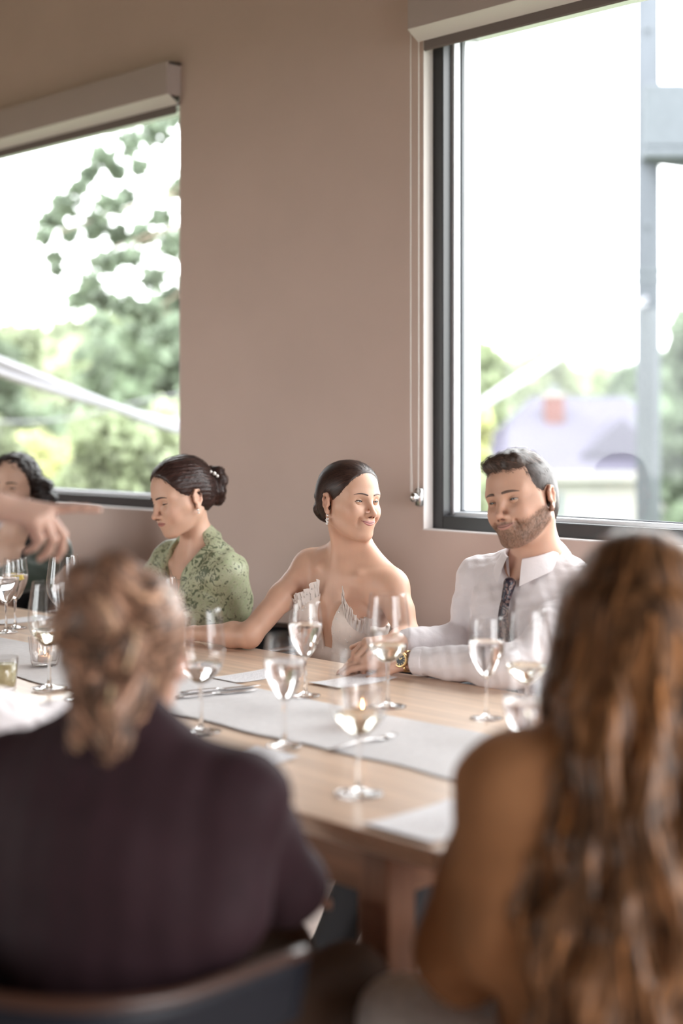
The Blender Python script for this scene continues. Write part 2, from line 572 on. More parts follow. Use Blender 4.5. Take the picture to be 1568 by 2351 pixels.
# windows: black frame set in a shallow reveal, pale glazing beads, pane
m_black = mat('black_aluminium', (0.018, 0.017, 0.019), 0.38)
m_alu = mat('pale_aluminium', (0.62, 0.63, 0.66), 0.35, Metallic=0.4)
m_grey = mat('grey_gasket', (0.16, 0.17, 0.19), 0.5)
m_pane = thin_glass('window_pane_glass', (0.99, 1.0, 0.99), .2)
def frame_ring(x0, x1, z0, z1, w, y0, y1):
    mb = MB()
    mb.box(x0, x0 + w, y0, y1, z0, z1, .003); mb.box(x1 - w, x1, y0, y1, z0, z1, .003)
    mb.box(x0 + w, x1 - w, y0, y1, z0, z0 + w, .003); mb.box(x0 + w, x1 - w, y0, y1, z1 - w, z1, .003)
    return mb
def window(i, x0, x1, z0, z1, wy, sgn=1, detail=True):
    o = frame_ring(x0, x1, z0, z1, .046, *sorted((wy + sgn * .045, wy + sgn * .085))).build('window_%d' % i, m_black)
    struct(o)
    if detail:
        b = .046
        frame_ring(x0 + b - .022, x1 - b + .022, z0 + b - .022, z1 - b + .022, .034, *sorted((wy + sgn * .087, wy + sgn * .120))).build('glazing_bead', m_alu, o)
        frame_ring(x0 + .010, x1 - .010, z0 + .01, z1 - .01, .052, *sorted((wy + sgn * .122, wy + sgn * .134))).build('gasket', m_grey, o)
        frame_ring(x0, x1, z0, z1, .050, *sorted((wy + sgn * .150, wy + sgn * .235))).build('outer_frame', m_alu, o)
    MB().box(x0 + .02, x1 - .02, *sorted((wy + sgn * .136, wy + sgn * .142)), z0 + .02, z1 - .02).build('pane', m_pane, o)
    return o
for i, (a, b) in enumerate(OPEN): 
    w = window(i + 1, a, b, SILL, HEAD, WY)
    mb = MB()                                                   # pale plaster bead round the opening
    e = .012
    mb.box(a, a + .002, WY - .001, WY + .044, SILL, HEAD); mb.box(b - .002, b, WY - .001, WY + .044, SILL, HEAD)
    mb.box(a, b, WY - .004, WY + .044, SILL - .001, SILL + .003)
    struct(mb.build('trim_%d' % (i + 1), m_trim))
for i, (a, b) in enumerate(FILL_BACK): window(i + 5, a, b, 0.3, 2.5, YB, -1, False)

# blind boxes with roller blind drawn up
m_fascia = mat('blind_box_fascia', (0.46, 0.385, 0.36), 0.5)
m_hem = mat('blind_hem_bar', (0.16, 0.13, 0.12), 0.6)
m_fabric = mat('blind_fabric', (0.75, 0.72, 0.68), 0.8)
m_chrome = mat('polished_metal', (0.75, 0.75, 0.76), 0.18, Metallic=1.0)
names = ['fawn roller blind box above the window with trees close outside',
         'fawn roller blind box with a bead chain above the window with the utility pole',
         'fawn roller blind box above the added out-of-view window at the near end of the wall']
for i, (a, b) in enumerate(OPEN):
    t = thing('roller_blind', names[i], 'blind', ((a + b) / 2, WY, 2.70), 0, 'roller blind boxes on the window wall')
    h = (b - a) / 2 + .008
    MB().box(-h, h, -.070, -.060, .005, .135, .002).box(-h, -h + .01, -.06, -.001, .005, .135, .001).box(h - .01, h, -.06, -.001, .005, .135, .001).box(-h, h, -.06, -.001, .125, .135).build('fascia', m_fascia, t)
    MB().tube([(-h + .02, -.033, .075), (h - .02, -.033, .075)], .026, 14).build('roll', m_fabric, t)
    MB().box(-h + .02, h - .02, -.016, -.004, -.060, .058, .004).build('hem_bar', m_hem, t)
    mb = MB(); mb.v = [(x, y, z) for x in (-h, h) for y, z in ((-.070, .004), (-.018, -.028), (-.018, -.024), (-.062, .008))]
    mb.f = [(0, 1, 2, 3), (7, 6, 5, 4), (0, 4, 5, 1), (1, 5, 6, 2), (2, 6, 7, 3), (3, 7, 4, 0)]
    mb.build('bottom_closure', m_fabric, t)
# bead chain beside the pole window
ch = thing('bead_chain', 'white bead chain loop hanging from the blind box to a small wall clip', 'chain', (-3.157, WY - .03, 1.17))
mb = MB()
for dx, dy in ((-.022, 0.0), (.010, .004)):
    n = 260
    for q in range(n):
        z = .02 + q * (1.52 / n)
        mb.ball((dx * (1 - .35 * max(0, .25 - z) / .25), dy, z), .0021, 6)
o = mb.build('beads', mat('white_plastic', (0.78, 0.76, 0.74), 0.35), ch, True); o['kind'] = 'stuff'
MB().tube([(-.022, 0, .0), (-.022, 0, 1.53)], .0008, 5).tube([(.01, .004, 0), (.01, .004, 1.53)], .0008, 5).build('cord', MATS['white_plastic'], ch)
mb = MB().box(-.016, .012, .012, .03, -.03, .03, .004)
mb.ball((-.006, .0, .0), (.014, .016, .018), 12)
mb.build('tension_clip', m_chrome, ch, True)

# ================================================================== outside, one storey below
GZ = -3.6
m_lawn = mat('lawn', (0.16, 0.18, 0.11), 0.9, noise=(.6, .35))
struct(MB().box(-130, 90, -110, 130, GZ - .3, GZ).build('ground_outside', m_lawn))
m_bark = mat('bark', (0.22, 0.17, 0.13), 0.9, noise=(12, .3, (1, 1, .2)))
def leaf_mat(name, rough=.55):
    m, nt, b = new_mat(name)
    a = nt.nodes.new('ShaderNodeAttribute'); a.attribute_name = 'Col'
    tl = nt.nodes.new('ShaderNodeBsdfTranslucent'); mx = nt.nodes.new('ShaderNodeMixShader'); mx.inputs[0].default_value = .45
    nt.links.new(a.outputs['Color'], b.inputs['Base Color']); nt.links.new(a.outputs['Color'], tl.inputs['Color'])
    setp(b, Roughness=rough)
    out = nt.nodes['Material Output']
    nt.links.new(b.outputs[0], mx.inputs[1]); nt.links.new(tl.outputs[0], mx.inputs[2]); nt.links.new(mx.outputs[0], out.inputs[0])
    return m
m_leaf = leaf_mat('leaf')
rsl = np.random.RandomState(3)
def leaf_cloud(clumps, per, size, col, var=.25):
    """clumps: list of (centre, radii). Small pointed leaf quads scattered through them."""
    vs, cs = [], []
    for c, r in clumps:
        r = np.asarray(r if np.ndim(r) else (r,) * 3)
        n = max(6, int(per))
        d = rsl.normal(size=(n, 3)); d /= np.linalg.norm(d, axis=1, keepdims=True)
        p = np.asarray(c) + d * r * rsl.uniform(.35, 1.0, (n, 1))
        a = rsl.normal(size=(n, 3)); a /= np.linalg.norm(a, axis=1, keepdims=True)
        b = np.cross(a, rsl.normal(size=(n, 3))); b /= np.linalg.norm(b, axis=1, keepdims=True) + 1e-9
        s = size * rsl.uniform(.6, 1.3, (n, 1))
        vs.append(np.stack([p - a * s, p + b * s * .55, p + a * s, p - b * s * .55], 1).reshape(-1, 3))
        tone = (1 + var * rsl.normal()) * (1 + .2 * rsl.normal(size=(n, 1)))
        cs.append(np.repeat(np.clip(np.asarray(col) * tone, .01, .9), 4, 0))
    v = np.concatenate(vs); c = np.concatenate(cs)
    return v, np.arange(len(v)).reshape(-1, 4), c
def foliage(parent, clumps, per, size, col, var=.25):
    v, f, c = leaf_cloud(clumps, per, size, col, var)
    o = link('foliage', mesh_np('foliage', v, f, False, c), parent, m_leaf)
    return o
def tree(px, topy, Z, wid, col, label, name='tree', group='trees outside', low=None, per=230, leaf=.24, nc=64):
    base = P(px, 1000, Z); base[2] = GZ
    top = CAMH - (topy - HOR) / FPX * Z
    hgt = top - GZ
    t = thing(name, label, 'tree', tuple(base), 0, group)
    lo = .25 * hgt if low is None else low
    cl = []
    for _ in range(nc):
        z = rsl.uniform(0, 1)
        a = rsl.uniform(0, 6.28)
        rad = wid * rsl.uniform(.10, .17)
        rr = (wid / 2 - rad) * math.sqrt(max(.05, 1 - (2 * z - .85) ** 2)) * math.sqrt(rsl.uniform(.1, 1))
        cl.append(((rr * math.cos(a), rr * math.sin(a), min(lo + z * (hgt - lo), hgt - rad * .6)), rad))
    foliage(t, cl, per, leaf * (wid / 7.0 if wid > 7 else 1), col)
    mb = MB().tube([(0, 0, -.1), (.05 * wid * .2, 0, hgt * .4), (0, .02, hgt * .8)], [wid * .05, wid * .035, wid * .012], 8)
    for _ in range(5):
        c = cl[rsl.randint(len(cl))][0]
        mb.tube([(0, 0, hgt * .35), (c[0] * .5, c[1] * .5, (c[2] + hgt * .35) / 2 + .1), c], [wid * .02, wid * .014, wid * .006], 6)
    mb.build('trunk', m_bark, t, True)
    return t
DG, MG, YG, PG = (0.17, 0.215, 0.15), (0.25, 0.29, 0.18), (0.46, 0.47, 0.24), (0.31, 0.345, 0.23)
tree(40, 775, 59.4, 10.3, MG, 'rounded mid green tree crown beyond the sagging cable')
tree(170, 800, 50.7, 7.3, PG, 'pale green tree behind the bright yellow-green shrub')
tree(-130, 760, 40.2, 7.8, DG, 'dark green tree beyond the window with the hanging branches')
tree(285, 740, 72.2, 13.5, MG, 'tall mid green tree crown rising behind the hanging branches')
tree(420, 700, 34.4, 6.7, DG, 'dark green tree partly hidden by the wall between the windows')
tree(610, 720, 42.5, 7.1, MG, 'mid green tree hidden by the wall between the two windows')
tree(800, 760, 50.4, 7.7, DG, 'dark green tree behind the wall beside the bead chain')
tree(1075, 790, 59.7, 6.3, MG, 'mid green tree beside the grey roof, next to the window frame')
tree(1235, 800, 67.3, 6.1, PG, 'pale green tree behind the brick chimney')
tree(1380, 850, 73.3, 6.8, MG, 'low mid green tree behind the house ridge')
tree(1480, 845, 61.7, 5.4, DG, 'low dark green tree behind the utility pole')
tree(1615, 720, 30.6, 3.3, DG, 'dark green tree reaching past the utility pole')
tree(1850, 780, 65.6, 9.2, MG, 'mid green tree beyond the far end of the house')
tree(2100, 760, 56.4, 7.9, PG, 'pale green tree well past the house')
for px, ty, Z, wd, c, lb in ((80, 1015, 28.7, 4.6, YG, 'bright yellow-green shrub below the sagging cable'),
                         (235, 960, 17.7, 2.7, MG, 'mid green shrub beside the bright yellow-green shrub'),
                         (360, 930, 21.4, 2.9, PG, 'pale green shrub in front of the tall trees'),
                         (-70, 960, 24.0, 4.0, MG, 'mid green shrub at the edge of the bright shrub'),
                         (1085, 935, 26, 2.0, YG, 'slender yellow-green shrub in front of the grey roof'),
                         (1130, 1080, 23.6, 1.9, PG, 'low pale green shrub beside the white house wall'),
                         (520, 960, 26.2, 4.2, PG, 'pale green shrub behind the wall between the windows')):
    tree(px, ty, Z, wd, c, lb, 'shrub', 'shrubs outside', low=.15, per=220, leaf=.12, nc=48)
# the big tree whose branches hang across the window
bt = P(640, 1000, 14.0); bt[2] = GZ
big = thing('overhanging_tree', 'large tree with loose drooping branches hanging across the window view', 'tree', tuple(bt))
spots = [(300, 320, 60), (360, 300, 50), (235, 360, 45), (205, 400, 30), (395, 270, 40), (250, 470, 50), (290, 450, 32), (150, 470, 52), (115, 510, 42),
         (100, 545, 26), (125, 590, 22), (160, 540, 30), (215, 520, 52), (270, 540, 40), (330, 540, 48), (370, 500, 34), (395, 560, 50), (300, 590, 40),
         (245, 600, 48), (205, 650, 44), (175, 690, 34), (235, 690, 50), (290, 700, 52), (350, 640, 44), (345, 720, 50), (400, 680, 50), (230, 745, 34),
         (300, 770, 50), (380, 770, 54), (180, 430, 28), (320, 385, 30), (410, 430, 34), (270, 395, 28), (130, 620, 14)]
cl = []
for x, y, r in spots:
    c = P(x, y, 13.0 + rsl.uniform(-.7, .7)) - bt
    cl.append((c, np.array((1, 1, .85)) * r * .80 / FPX * 13.0))
main = len(cl)
for _ in range(60):                       # the rest of the crown, behind the wall between the windows and above
    a = rsl.uniform(0, 6.28); rr = rsl.uniform(.2, 1.5)
    z = rsl.uniform(5.0, 9.6)
    c = np.array((rr * math.cos(a), rr * math.sin(a), z))
    cl.append((c, rsl.uniform(.25, .45)))
foliage(big, cl, 110, .060, (0.20, 0.25, 0.185), .2)
mb = MB().tube([(0, 0, -.1), (.1, .05, 3.5), (0, .1, 7), (.1, 0, 9)], [.26, .2, .13, .05], 10)
for j in range(0, main, 3):
    c = cl[j][0]
    mb.tube([(0, .05, 4.5 + (j % 5) * .6), (c[0] * .5, c[1] * .5, max(c[2] + .5, 5.2)), tuple(c)], [.028, .016, .006], 6)
mb.build('trunk', m_bark, big, True)

# utility pole with a metal cabinet, and the sagging cable bundle
m_pole = mat('weathered_pole', (0.085, 0.092, 0.105), 0.95, Specular_IOR_Level=0.0, noise=(5, .2, (1, 1, .1)))
m_galv = mat('galvanised_steel', (0.105, 0.115, 0.13), 0.8, Specular_IOR_Level=0.1, noise=(9, .08))
ZP = 17.0
pb = P(1488, 1000, ZP); pb[2] = GZ
pole = thing('utility_pole', 'pale grey utility pole with a metal cabinet, outside beside the house', 'pole', tuple(pb), math.pi / 2 - THETA)
def hz(y): return CAMH - (y - HOR) / FPX * ZP - GZ
MB().tube([(0, 0, -.2), (0, 0, 6), (0, 0, 12.0)], [.15, .145, .14], 14).build('shaft', m_pole, pole, True)
MB().box(-.10, .85, -.32, .12, hz(350), hz(205), .02).build('cabinet', m_galv, pole)
MB().box(-.12, .95, -.34, .14, hz(372), hz(352), .01).tube([(0, -.1, hz(372)), (.5, -.1, hz(385)), (.95, -.1, hz(400))], .05, 8).build('bracket', m_galv, pole)
for y in (620, 640): MB().tube([(0, 0, hz(y + 9)), (0, 0, hz(y - 2))], .156, 14).build('band', m_galv, pole)
for y in (240, 75, 520): MB().ball((-.04, -.15, hz(y)), (.03, .03, .04), 8).build('bolt', m_galv, pole, True)
m_cable = mat('pale_cable_sheath', (0.22, 0.22, 0.25), 0.5)
cps = [P(-420, 690, 8.6), P(-160, 775, 8.8), P(0, 842, 9.0), P(210, 918, 9.4), P(415, 982, 10.0), P(640, 1012, 10.8), P(850, 1000, 11.8), P(1066, 945, 13.0), P(1180, 880, 13.9), P(1290, 812, 15.0), P(1400, 735, 16.2), P(1486, 690, 16.9)]
def spline(pts, n):
    pts = [np.asarray(p) for p in pts]; out = []
    for i in range(len(pts) - 1):
        p0, p1, p2, p3 = pts[max(i - 1, 0)], pts[i], pts[i + 1], pts[min(i + 2, len(pts) - 1)]
        for q in range(n):
            t = q / n
            out.append(.5 * ((2 * p1) + (-p0 + p2) * t + (2 * p0 - 5 * p1 + 4 * p2 - p3) * t * t + (-p0 + 3 * p1 - 3 * p2 + p3) * t ** 3))
    out.append(pts[-1]); return out
sp = spline(cps, 6)
cb = thing('overhead_cable', 'pair of pale twisted overhead cables sagging between the trees and the pole', 'cable', tuple(sp[0]))
for q in (0, 1):
    MB().tube([tuple(p - sp[0] + np.array((0, 0, .036)) * math.sin(i * .16 + q * math.pi)) for i, p in enumerate(sp)], .030, 8).build('strand', m_cable, cb, True)
sp2 = [P(-80, 968, 15), P(150, 962, 15.6), P(415, 905, 16), P(1000, 830, 17)]
tag(MB().tube([tuple(p) for p in spline(sp2, 6)], .012, 6).build('service_cable', m_cable, None, True), 'thin pale service cable crossing behind the sagging cable pair', 'cable')

# house with grey roof, brick chimney and white wall
m_shingle = mat('grey_shingle', (0.080, 0.075, 0.098), 0.95, Specular_IOR_Level=0.0, noise=(3, .12, (1, 1, 4)))
m_white = mat('white_siding', (0.30, 0.295, 0.28), 0.9, Specular_IOR_Level=0.0)
m_brick = mat('red_brick', (0.13, 0.060, 0.055), 0.95, Specular_IOR_Level=0.0, noise=(8, .2))
m_dark = mat('dark_house_glass', (0.10, 0.13, 0.15), 0.2)
ZH = 38.0
hb = P(1480, 1000, ZH); hb[2] = GZ
house = thing('house', 'white house with hipped grey shingle roof and red brick chimney', 'house', tuple(hb), math.pi / 2 - THETA)
def hh(y): return CAMH - (y - HOR) / FPX * ZH - GZ
def hx(px): return (px - 1480) / FPX * ZH
zE, zR = hh(1085), hh(905)
xl, xr = hx(1108), hx(2250)
MB().box(xl + .35, xr - .35, .35, 7.0, 0, zE).build('wall', m_white, house)
mb = MB()                                 # hipped roof: local x = right, y = away
xm0, xm1 = hx(1262), hx(2050)
mb.v = [(xl, 0, zE), (xr, 0, zE), (xr, 7.4, zE), (xl, 7.4, zE), (xm0, 3.7, zR), (xm1, 3.7, zR)]
mb.f = [(0, 1, 5, 4), (1, 2, 5), (2, 3, 4, 5), (3, 0, 4), (3, 2, 1, 0)]
mb.build('roof', m_shingle, house)
MB().box(xl, xr, -.02, .08, zE - .22, zE + .02).build('fascia_board', m_white, house)
g0, g1 = hx(1340), hx(1540)
mb = MB()                                 # dormer gable
zg = hh(960)
mb.v = [(g0, .6, hh(1050)), (g1, .6, hh(1050)), ((g0 + g1) / 2, .6, zg), (g0, 3.5, hh(1050)), (g1, 3.5, hh(1050)), ((g0 + g1) / 2, 3.5, zg)]
mb.f = [(0, 1, 2), (1, 4, 5, 2), (0, 2, 5, 3), (3, 5, 4), (0, 3, 4, 1)]
mb.build('dormer', m_shingle, house)
c0, c1 = hx(1282), hx(1326)
ck = MB().box(c0, c1, 2.3, 2.8, hh(1010), hh(905)).build('chimney', m_brick, house)
MB().box(c0 - .05, c1 + .05, 2.25, 2.85, hh(905), hh(897)).build('cap', m_white, ck)
MB().tube([((c0 + c1) / 2, 2.55, hh(898)), ((c0 + c1) / 2, 2.55, hh(878))], .13, 10).build('flue', m_galv, ck)
for a, b in ((1278, 1300), (1538, 1580), (1700, 1740)):
    wn = MB().box(hx(a), hx(b), .30, .36, hh(1192), hh(1132)).build('window', m_white, house)
    MB().box(hx(a) + .06, hx(b) - .06, .27, .31, hh(1190), hh(1134)).build('pane', m_dark, wn)
# ================================================================== table
TZ = 0.76
TN0, TN1, TX0, TX1 = 1.625, 2.735, -6.1, -1.40
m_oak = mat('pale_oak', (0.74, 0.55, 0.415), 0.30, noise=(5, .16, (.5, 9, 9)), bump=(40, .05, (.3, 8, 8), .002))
m_oak2 = mat('dark_oak', (0.30, 0.14, 0.075), 0.5, noise=(6, .25, (.5, 9, 9)))  # apron and leg oak, darker and browner than the tabletop
m_oak3 = mat('dark_oak_post', (0.27, 0.125, 0.07), 0.5, noise=(6, .25, (9, 9, .5)))
table = thing('dining_table', 'long pale oak dining table with square legs, set for the wedding meal', 'table', ((TX0 + TX1) / 2, (TN0 + TN1) / 2, 0))
hx_, hy_ = (TX1 - TX0) / 2, (TN1 - TN0) / 2
MB().box(-hx_, hx_, -hy_, hy_, TZ - .032, TZ, .004).build('tabletop', m_oak, table)
ix, iy = hx_ - .19, hy_ - .055
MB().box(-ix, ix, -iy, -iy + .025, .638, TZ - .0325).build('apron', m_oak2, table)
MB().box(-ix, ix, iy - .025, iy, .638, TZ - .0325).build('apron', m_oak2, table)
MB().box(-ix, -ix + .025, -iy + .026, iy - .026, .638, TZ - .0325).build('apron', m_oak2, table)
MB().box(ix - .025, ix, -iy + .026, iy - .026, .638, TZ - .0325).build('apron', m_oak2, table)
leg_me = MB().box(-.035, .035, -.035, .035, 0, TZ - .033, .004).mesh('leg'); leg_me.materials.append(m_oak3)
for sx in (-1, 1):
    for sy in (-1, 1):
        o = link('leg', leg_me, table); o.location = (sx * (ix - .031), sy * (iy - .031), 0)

# linen runner with slightly wavy hems
m_linen = mat('grey_white_linen', (0.72, 0.69, 0.69), 0.9, noise=(60, .04), bump=(400, .15, (1, 1, 1), .001))
mb = MB()
N = 120
def run_pt(u, v, dz):
    x = TX0 + .02 + u * (TX1 - TX0 - .03)
    e0 = 1.975 + .006 * math.sin(x * 9) + .004 * math.sin(x * 23)
    e1 = 2.305 + .006 * math.sin(x * 7 + 2)
    z = TZ + .0015 + .0022 * (1 + math.sin(x * 6 + v * 5) * math.sin(v * 9 + x)) * .5
    return (x, e0 + (e1 - e0) * v, z + dz)
mb.grid(lambda u, v: run_pt(u, v, .0012), N, 14)
mb.grid(lambda u, v: run_pt(u, 1 - v, -.0012), N, 14)
tag(mb.build('table_runner', m_linen, None, True), 'grey-white linen runner laid along the middle of the oak table', 'runner')
m_menu = None
def paper_mat():
    m, nt, b = new_mat('printed_paper')
    tc = nt.nodes.new('ShaderNodeTexCoord')
    sp = nt.nodes.new('ShaderNodeSeparateXYZ'); nt.links.new(tc.outputs['Object'], sp.inputs[0])
    w = nt.nodes.new('ShaderNodeMath'); w.operation = 'SINE'
    mu = nt.nodes.new('ShaderNodeMath'); mu.operation = 'MULTIPLY'; mu.inputs[1].default_value = 620
    nt.links.new(sp.outputs['Y'], mu.inputs[0]); nt.links.new(mu.outputs[0], w.inputs[0])
    mp = nt.nodes.new('ShaderNodeMapping'); mp.inputs['Scale'].default_value = (160, 40, 1)
    nz = nt.nodes.new('ShaderNodeTexNoise'); nz.inputs['Scale'].default_value = 1.5
    nt.links.new(tc.outputs['Object'], mp.inputs[0]); nt.links.new(mp.outputs[0], nz.inputs['Vector'])
    ab = nt.nodes.new('ShaderNodeMath'); ab.operation = 'ABSOLUTE'; nt.links.new(sp.outputs['X'], ab.inputs[0])
    lt = nt.nodes.new('ShaderNodeMath'); lt.operation = 'LESS_THAN'; lt.inputs[1].default_value = .042; nt.links.new(ab.outputs[0], lt.inputs[0])
    g1 = nt.nodes.new('ShaderNodeMath'); g1.operation = 'GREATER_THAN'; g1.inputs[1].default_value = .45; nt.links.new(w.outputs[0], g1.inputs[0])
    g2 = nt.nodes.new('ShaderNodeMath'); g2.operation = 'GREATER_THAN'; g2.inputs[1].default_value = .5; nt.links.new(nz.outputs['Fac'], g2.inputs[0])
    a1 = nt.nodes.new('ShaderNodeMath'); a1.operation = 'MULTIPLY'; nt.links.new(g1.outputs[0], a1.inputs[0]); nt.links.new(g2.outputs[0], a1.inputs[1])
    a2 = nt.nodes.new('ShaderNodeMath'); a2.operation = 'MULTIPLY'; nt.links.new(a1.outputs[0], a2.inputs[0]); nt.links.new(lt.outputs[0], a2.inputs[1])
    mx = nt.nodes.new('ShaderNodeMix'); mx.data_type = 'RGBA'
    mx.inputs[6].default_value = (0.86, 0.84, 0.86, 1); mx.inputs[7].default_value = (0.55, 0.53, 0.56, 1)
    nt.links.new(a2.outputs[0], mx.inputs[0]); nt.links.new(mx.outputs[2], b.inputs['Base Color'])
    setp(b, Roughness=.6)
    return m
m_paper = paper_mat()
def menu(px, py, rz, label, w=.125, l=.205, z=TZ + .0006):
    mb = MB()
    for s in (0, 1):
        mb.grid(lambda u, v: ((u - .5) * w * (1 if s == 0 else -1), (v - .5) * l, .0004 + .004 * (2 * v - 1) ** 4 + .0005 * (s == 0)), 6, 10)
    o = mb.build('menu_card', m_paper, None, True)
    p = PH(px, py, z); o.location = (p[0], p[1], z); o.rotation_euler = (0, 0, rz)
    return tag(o, label, 'paper', 'printed menu sheets')
def menu_at(px, py, label, w=.11, l=.21):
    """Sheet squared to the table, placed by its near left corner."""
    c = PH(px, py, TZ + .0006)
    o = menu(0, 2000, 0, label, w, l); o.location = (c[0] + w / 2, c[1] + l / 2, TZ + .0006)
menu_at(477, 1558, 'white printed menu sheet at the bride\'s place, between her forearm and the runner')
menu_at(707, 1570, 'white printed menu sheet under the hands of the groom')
menu_at(396, 1757, 'white printed menu sheet at the place of the guest in the dark blazer', .13)
menu_at(832, 1895, 'white printed menu sheet by the table corner', .15)
menu_at(-40, 1428, 'white printed menu sheet in front of the woman in black')

# ------------------------------------------------------------------ glassware
m_glass = thin_glass('clear_goblet', (0.985, 0.985, 0.985), 1.0)
m_stem = solid_glass('goblet_stem', (1, 1, 1), 1.46)
m_spark = solid_glass('sparkling_water', (1.0, 0.985, 0.98), 1.33)
m_wine = solid_glass('white_wine', (0.995, 0.96, 0.84), 1.33)
def goblet_meshes(kind):
    if kind == 'flute':
        H = .225
        bowl = [(.0045, .089), (.012, .094), (.022, .108), (.032, .128), (.0385, .148), (.0405, .164), (.0400, .182), (.0378, .202), (.0345, .2245), (.0340, .2250)]
        stem = [(.010, .004), (.0055, .010), (.0036, .030), (.0033, .060), (.0038, .080), (.0052, .089), (.0035, .094)]
        foot = [(.0006, .0006), (.036, .0006), (.0365, .0016), (.030, .0028), (.015, .005), (.009, .009), (.0006, .010)]
        lev = .172
    else:
        H = .262
        bowl = [(.005, .100), (.016, .105), (.032, .119), (.044, .137), (.0505, .158), (.0515, .172), (.0495, .200), (.0455, .232), (.0410, .2615), (.0404, .262)]
        stem = [(.011, .004), (.006, .011), (.0040, .030), (.0036, .060), (.0040, .090), (.0056, .100), (.004, .106)]
        foot = [(.0006, .0006), (.043, .0006), (.0436, .0018), (.036, .0032), (.018, .0055), (.010, .010), (.0006, .011)]
        lev = .142
    def rad(z):
        for (r0, z0), (r1, z1) in zip(bowl, bowl[1:]):
            if z0 <= z <= z1: return r0 + (r1 - r0) * (z - z0) / (z1 - z0)
        return bowl[0][0]
    liq = [(.0004, bowl[1][1] + .001)]
    n = 12
    for i in range(n + 1):
        z = bowl[1][1] + .001 + (lev - bowl[1][1] - .001) * i / n
        liq.append((max(.001, rad(z) - .0009), z))
    liq += [(rad(lev) * .6, lev), (.0004, lev)]
    # smooth bowl profile
    pr = []
    pts = [np.array((r, z, 0)) for r, z in bowl]
    for q in spline(pts[:-1], 4): pr.append((q[0], q[1]))
    pr.append(bowl[-1])
    ms = {}
    for nm, prof, mt in (('bowl', pr, m_glass), ('stem', stem, m_stem), ('foot', foot, m_stem)):
        me = MB().lathe(prof, 40).mesh(nm, True); me.materials.append(mt); ms[nm] = me
    for nm, mt in (('water', m_spark), ('wine', m_wine)):
        me = MB().lathe(liq, 40).mesh(nm, True); me.materials.append(mt); ms[nm] = me
    return ms
GM = {'flute': goblet_meshes('flute'), 'wine': goblet_meshes('wine')}
def goblet(px, py, kind, fill, label, z=None, group=None):
    z = TZ + .0005 if z is None else z
    p = PH(px, py, z)
    fr = .037 if kind == 'flute' else .044
    if 1.972 - fr < p[1] < 2.312 + fr: z = TZ + .0052; p = PH(px, py, z)
    t = thing('flute_glass' if kind == 'flute' else 'wine_glass', label, 'glass', (p[0], p[1], z), rnd.uniform(0, 6), group or 'stemmed glasses on the table')
    for nm in ('bowl', 'stem', 'foot') + ((fill,) if fill else ()):
        link(nm, GM[kind][nm], t)
    return t
goblet(701, 1597, 'flute', 'water', 'flute of clear sparkling drink between the bride\'s menu sheet and the groom\'s menu sheet')
goblet(890, 1622, 'wine', 'wine', 'large wine glass with a little white wine in front of the couple\'s joined hands')
goblet(653, 1712, 'flute', 'water', 'flute of clear sparkling drink at the near edge of the linen runner')
goblet(824, 1822, 'wine', 'wine', 'large wine glass with a little white wine at the bare table edge by the corner')
goblet(1117, 1649, 'flute', 'water', 'flute of clear sparkling drink in front of the groom\'s tie')
goblet(1209, 1680, 'wine', 'wine', 'large wine glass with white wine in front of the groom\'s sleeve')
goblet(1209, 1830, 'flute', 'water', 'flute of clear sparkling drink beside the shoulder of the long-haired guest')
goblet(461, 1680, 'wine', 'water', 'large glass of clear drink beside the ear of the guest with the twisted hair')
goblet(113, 1580, 'wine', 'wine', 'large wine glass with white wine in front of the cut-glass candle holder')
goblet(146, 1474, 'wine', None, 'large empty wine glass in front of the pointing hand')
goblet(181, 1606, 'flute', 'water', 'flute half hidden by the guest with the twisted hair')
goblet(14, 1452, 'flute', 'water', 'flute of clear sparkling drink in front of the woman in black')
g = goblet(35, 1442, 'flute', 'water', 'flute with a curl of lemon peel in front of the woman in black')
m_lemon = mat('lemon_peel', (0.80, 0.58, 0.08), 0.5)
MB().grid(lambda u, v: ((.022 - .006 * v) * math.cos(u * 5.2), (.022 - .006 * v) * math.sin(u * 5.2), .150 + .012 * v + .014 * u), 24, 4).build('lemon_twist', m_lemon, g, True)
goblet(376, 1508, 'flute', 'water', 'flute standing in front of the woman in the green wrap')

# cocktail tumbler at the table's left
m_lemonade = mat('cloudy_lemon_drink', (0.78, 0.70, 0.42), 0.25, Transmission_Weight=.45, IOR=1.33)
p = PH(6, 1585, TZ + .0005)
t = thing('tumbler', 'low tumbler of cloudy yellow cocktail on the bare oak', 'glass', (p[0], p[1], TZ + .0005))
MB().lathe([(.0005, .001), (.030, .001), (.0325, .004), (.0345, .03), (.0385, .082), (.0375, .082), (.0335, .03), (.031, .010), (.0005, .010)], 36).build('glass_body', m_glass, t, True)
MB().lathe([(.0005, .011), (.0305, .011), (.0328, .03), (.0358, .064), (.0005, .064)], 36).build('drink', m_lemonade, t, True)

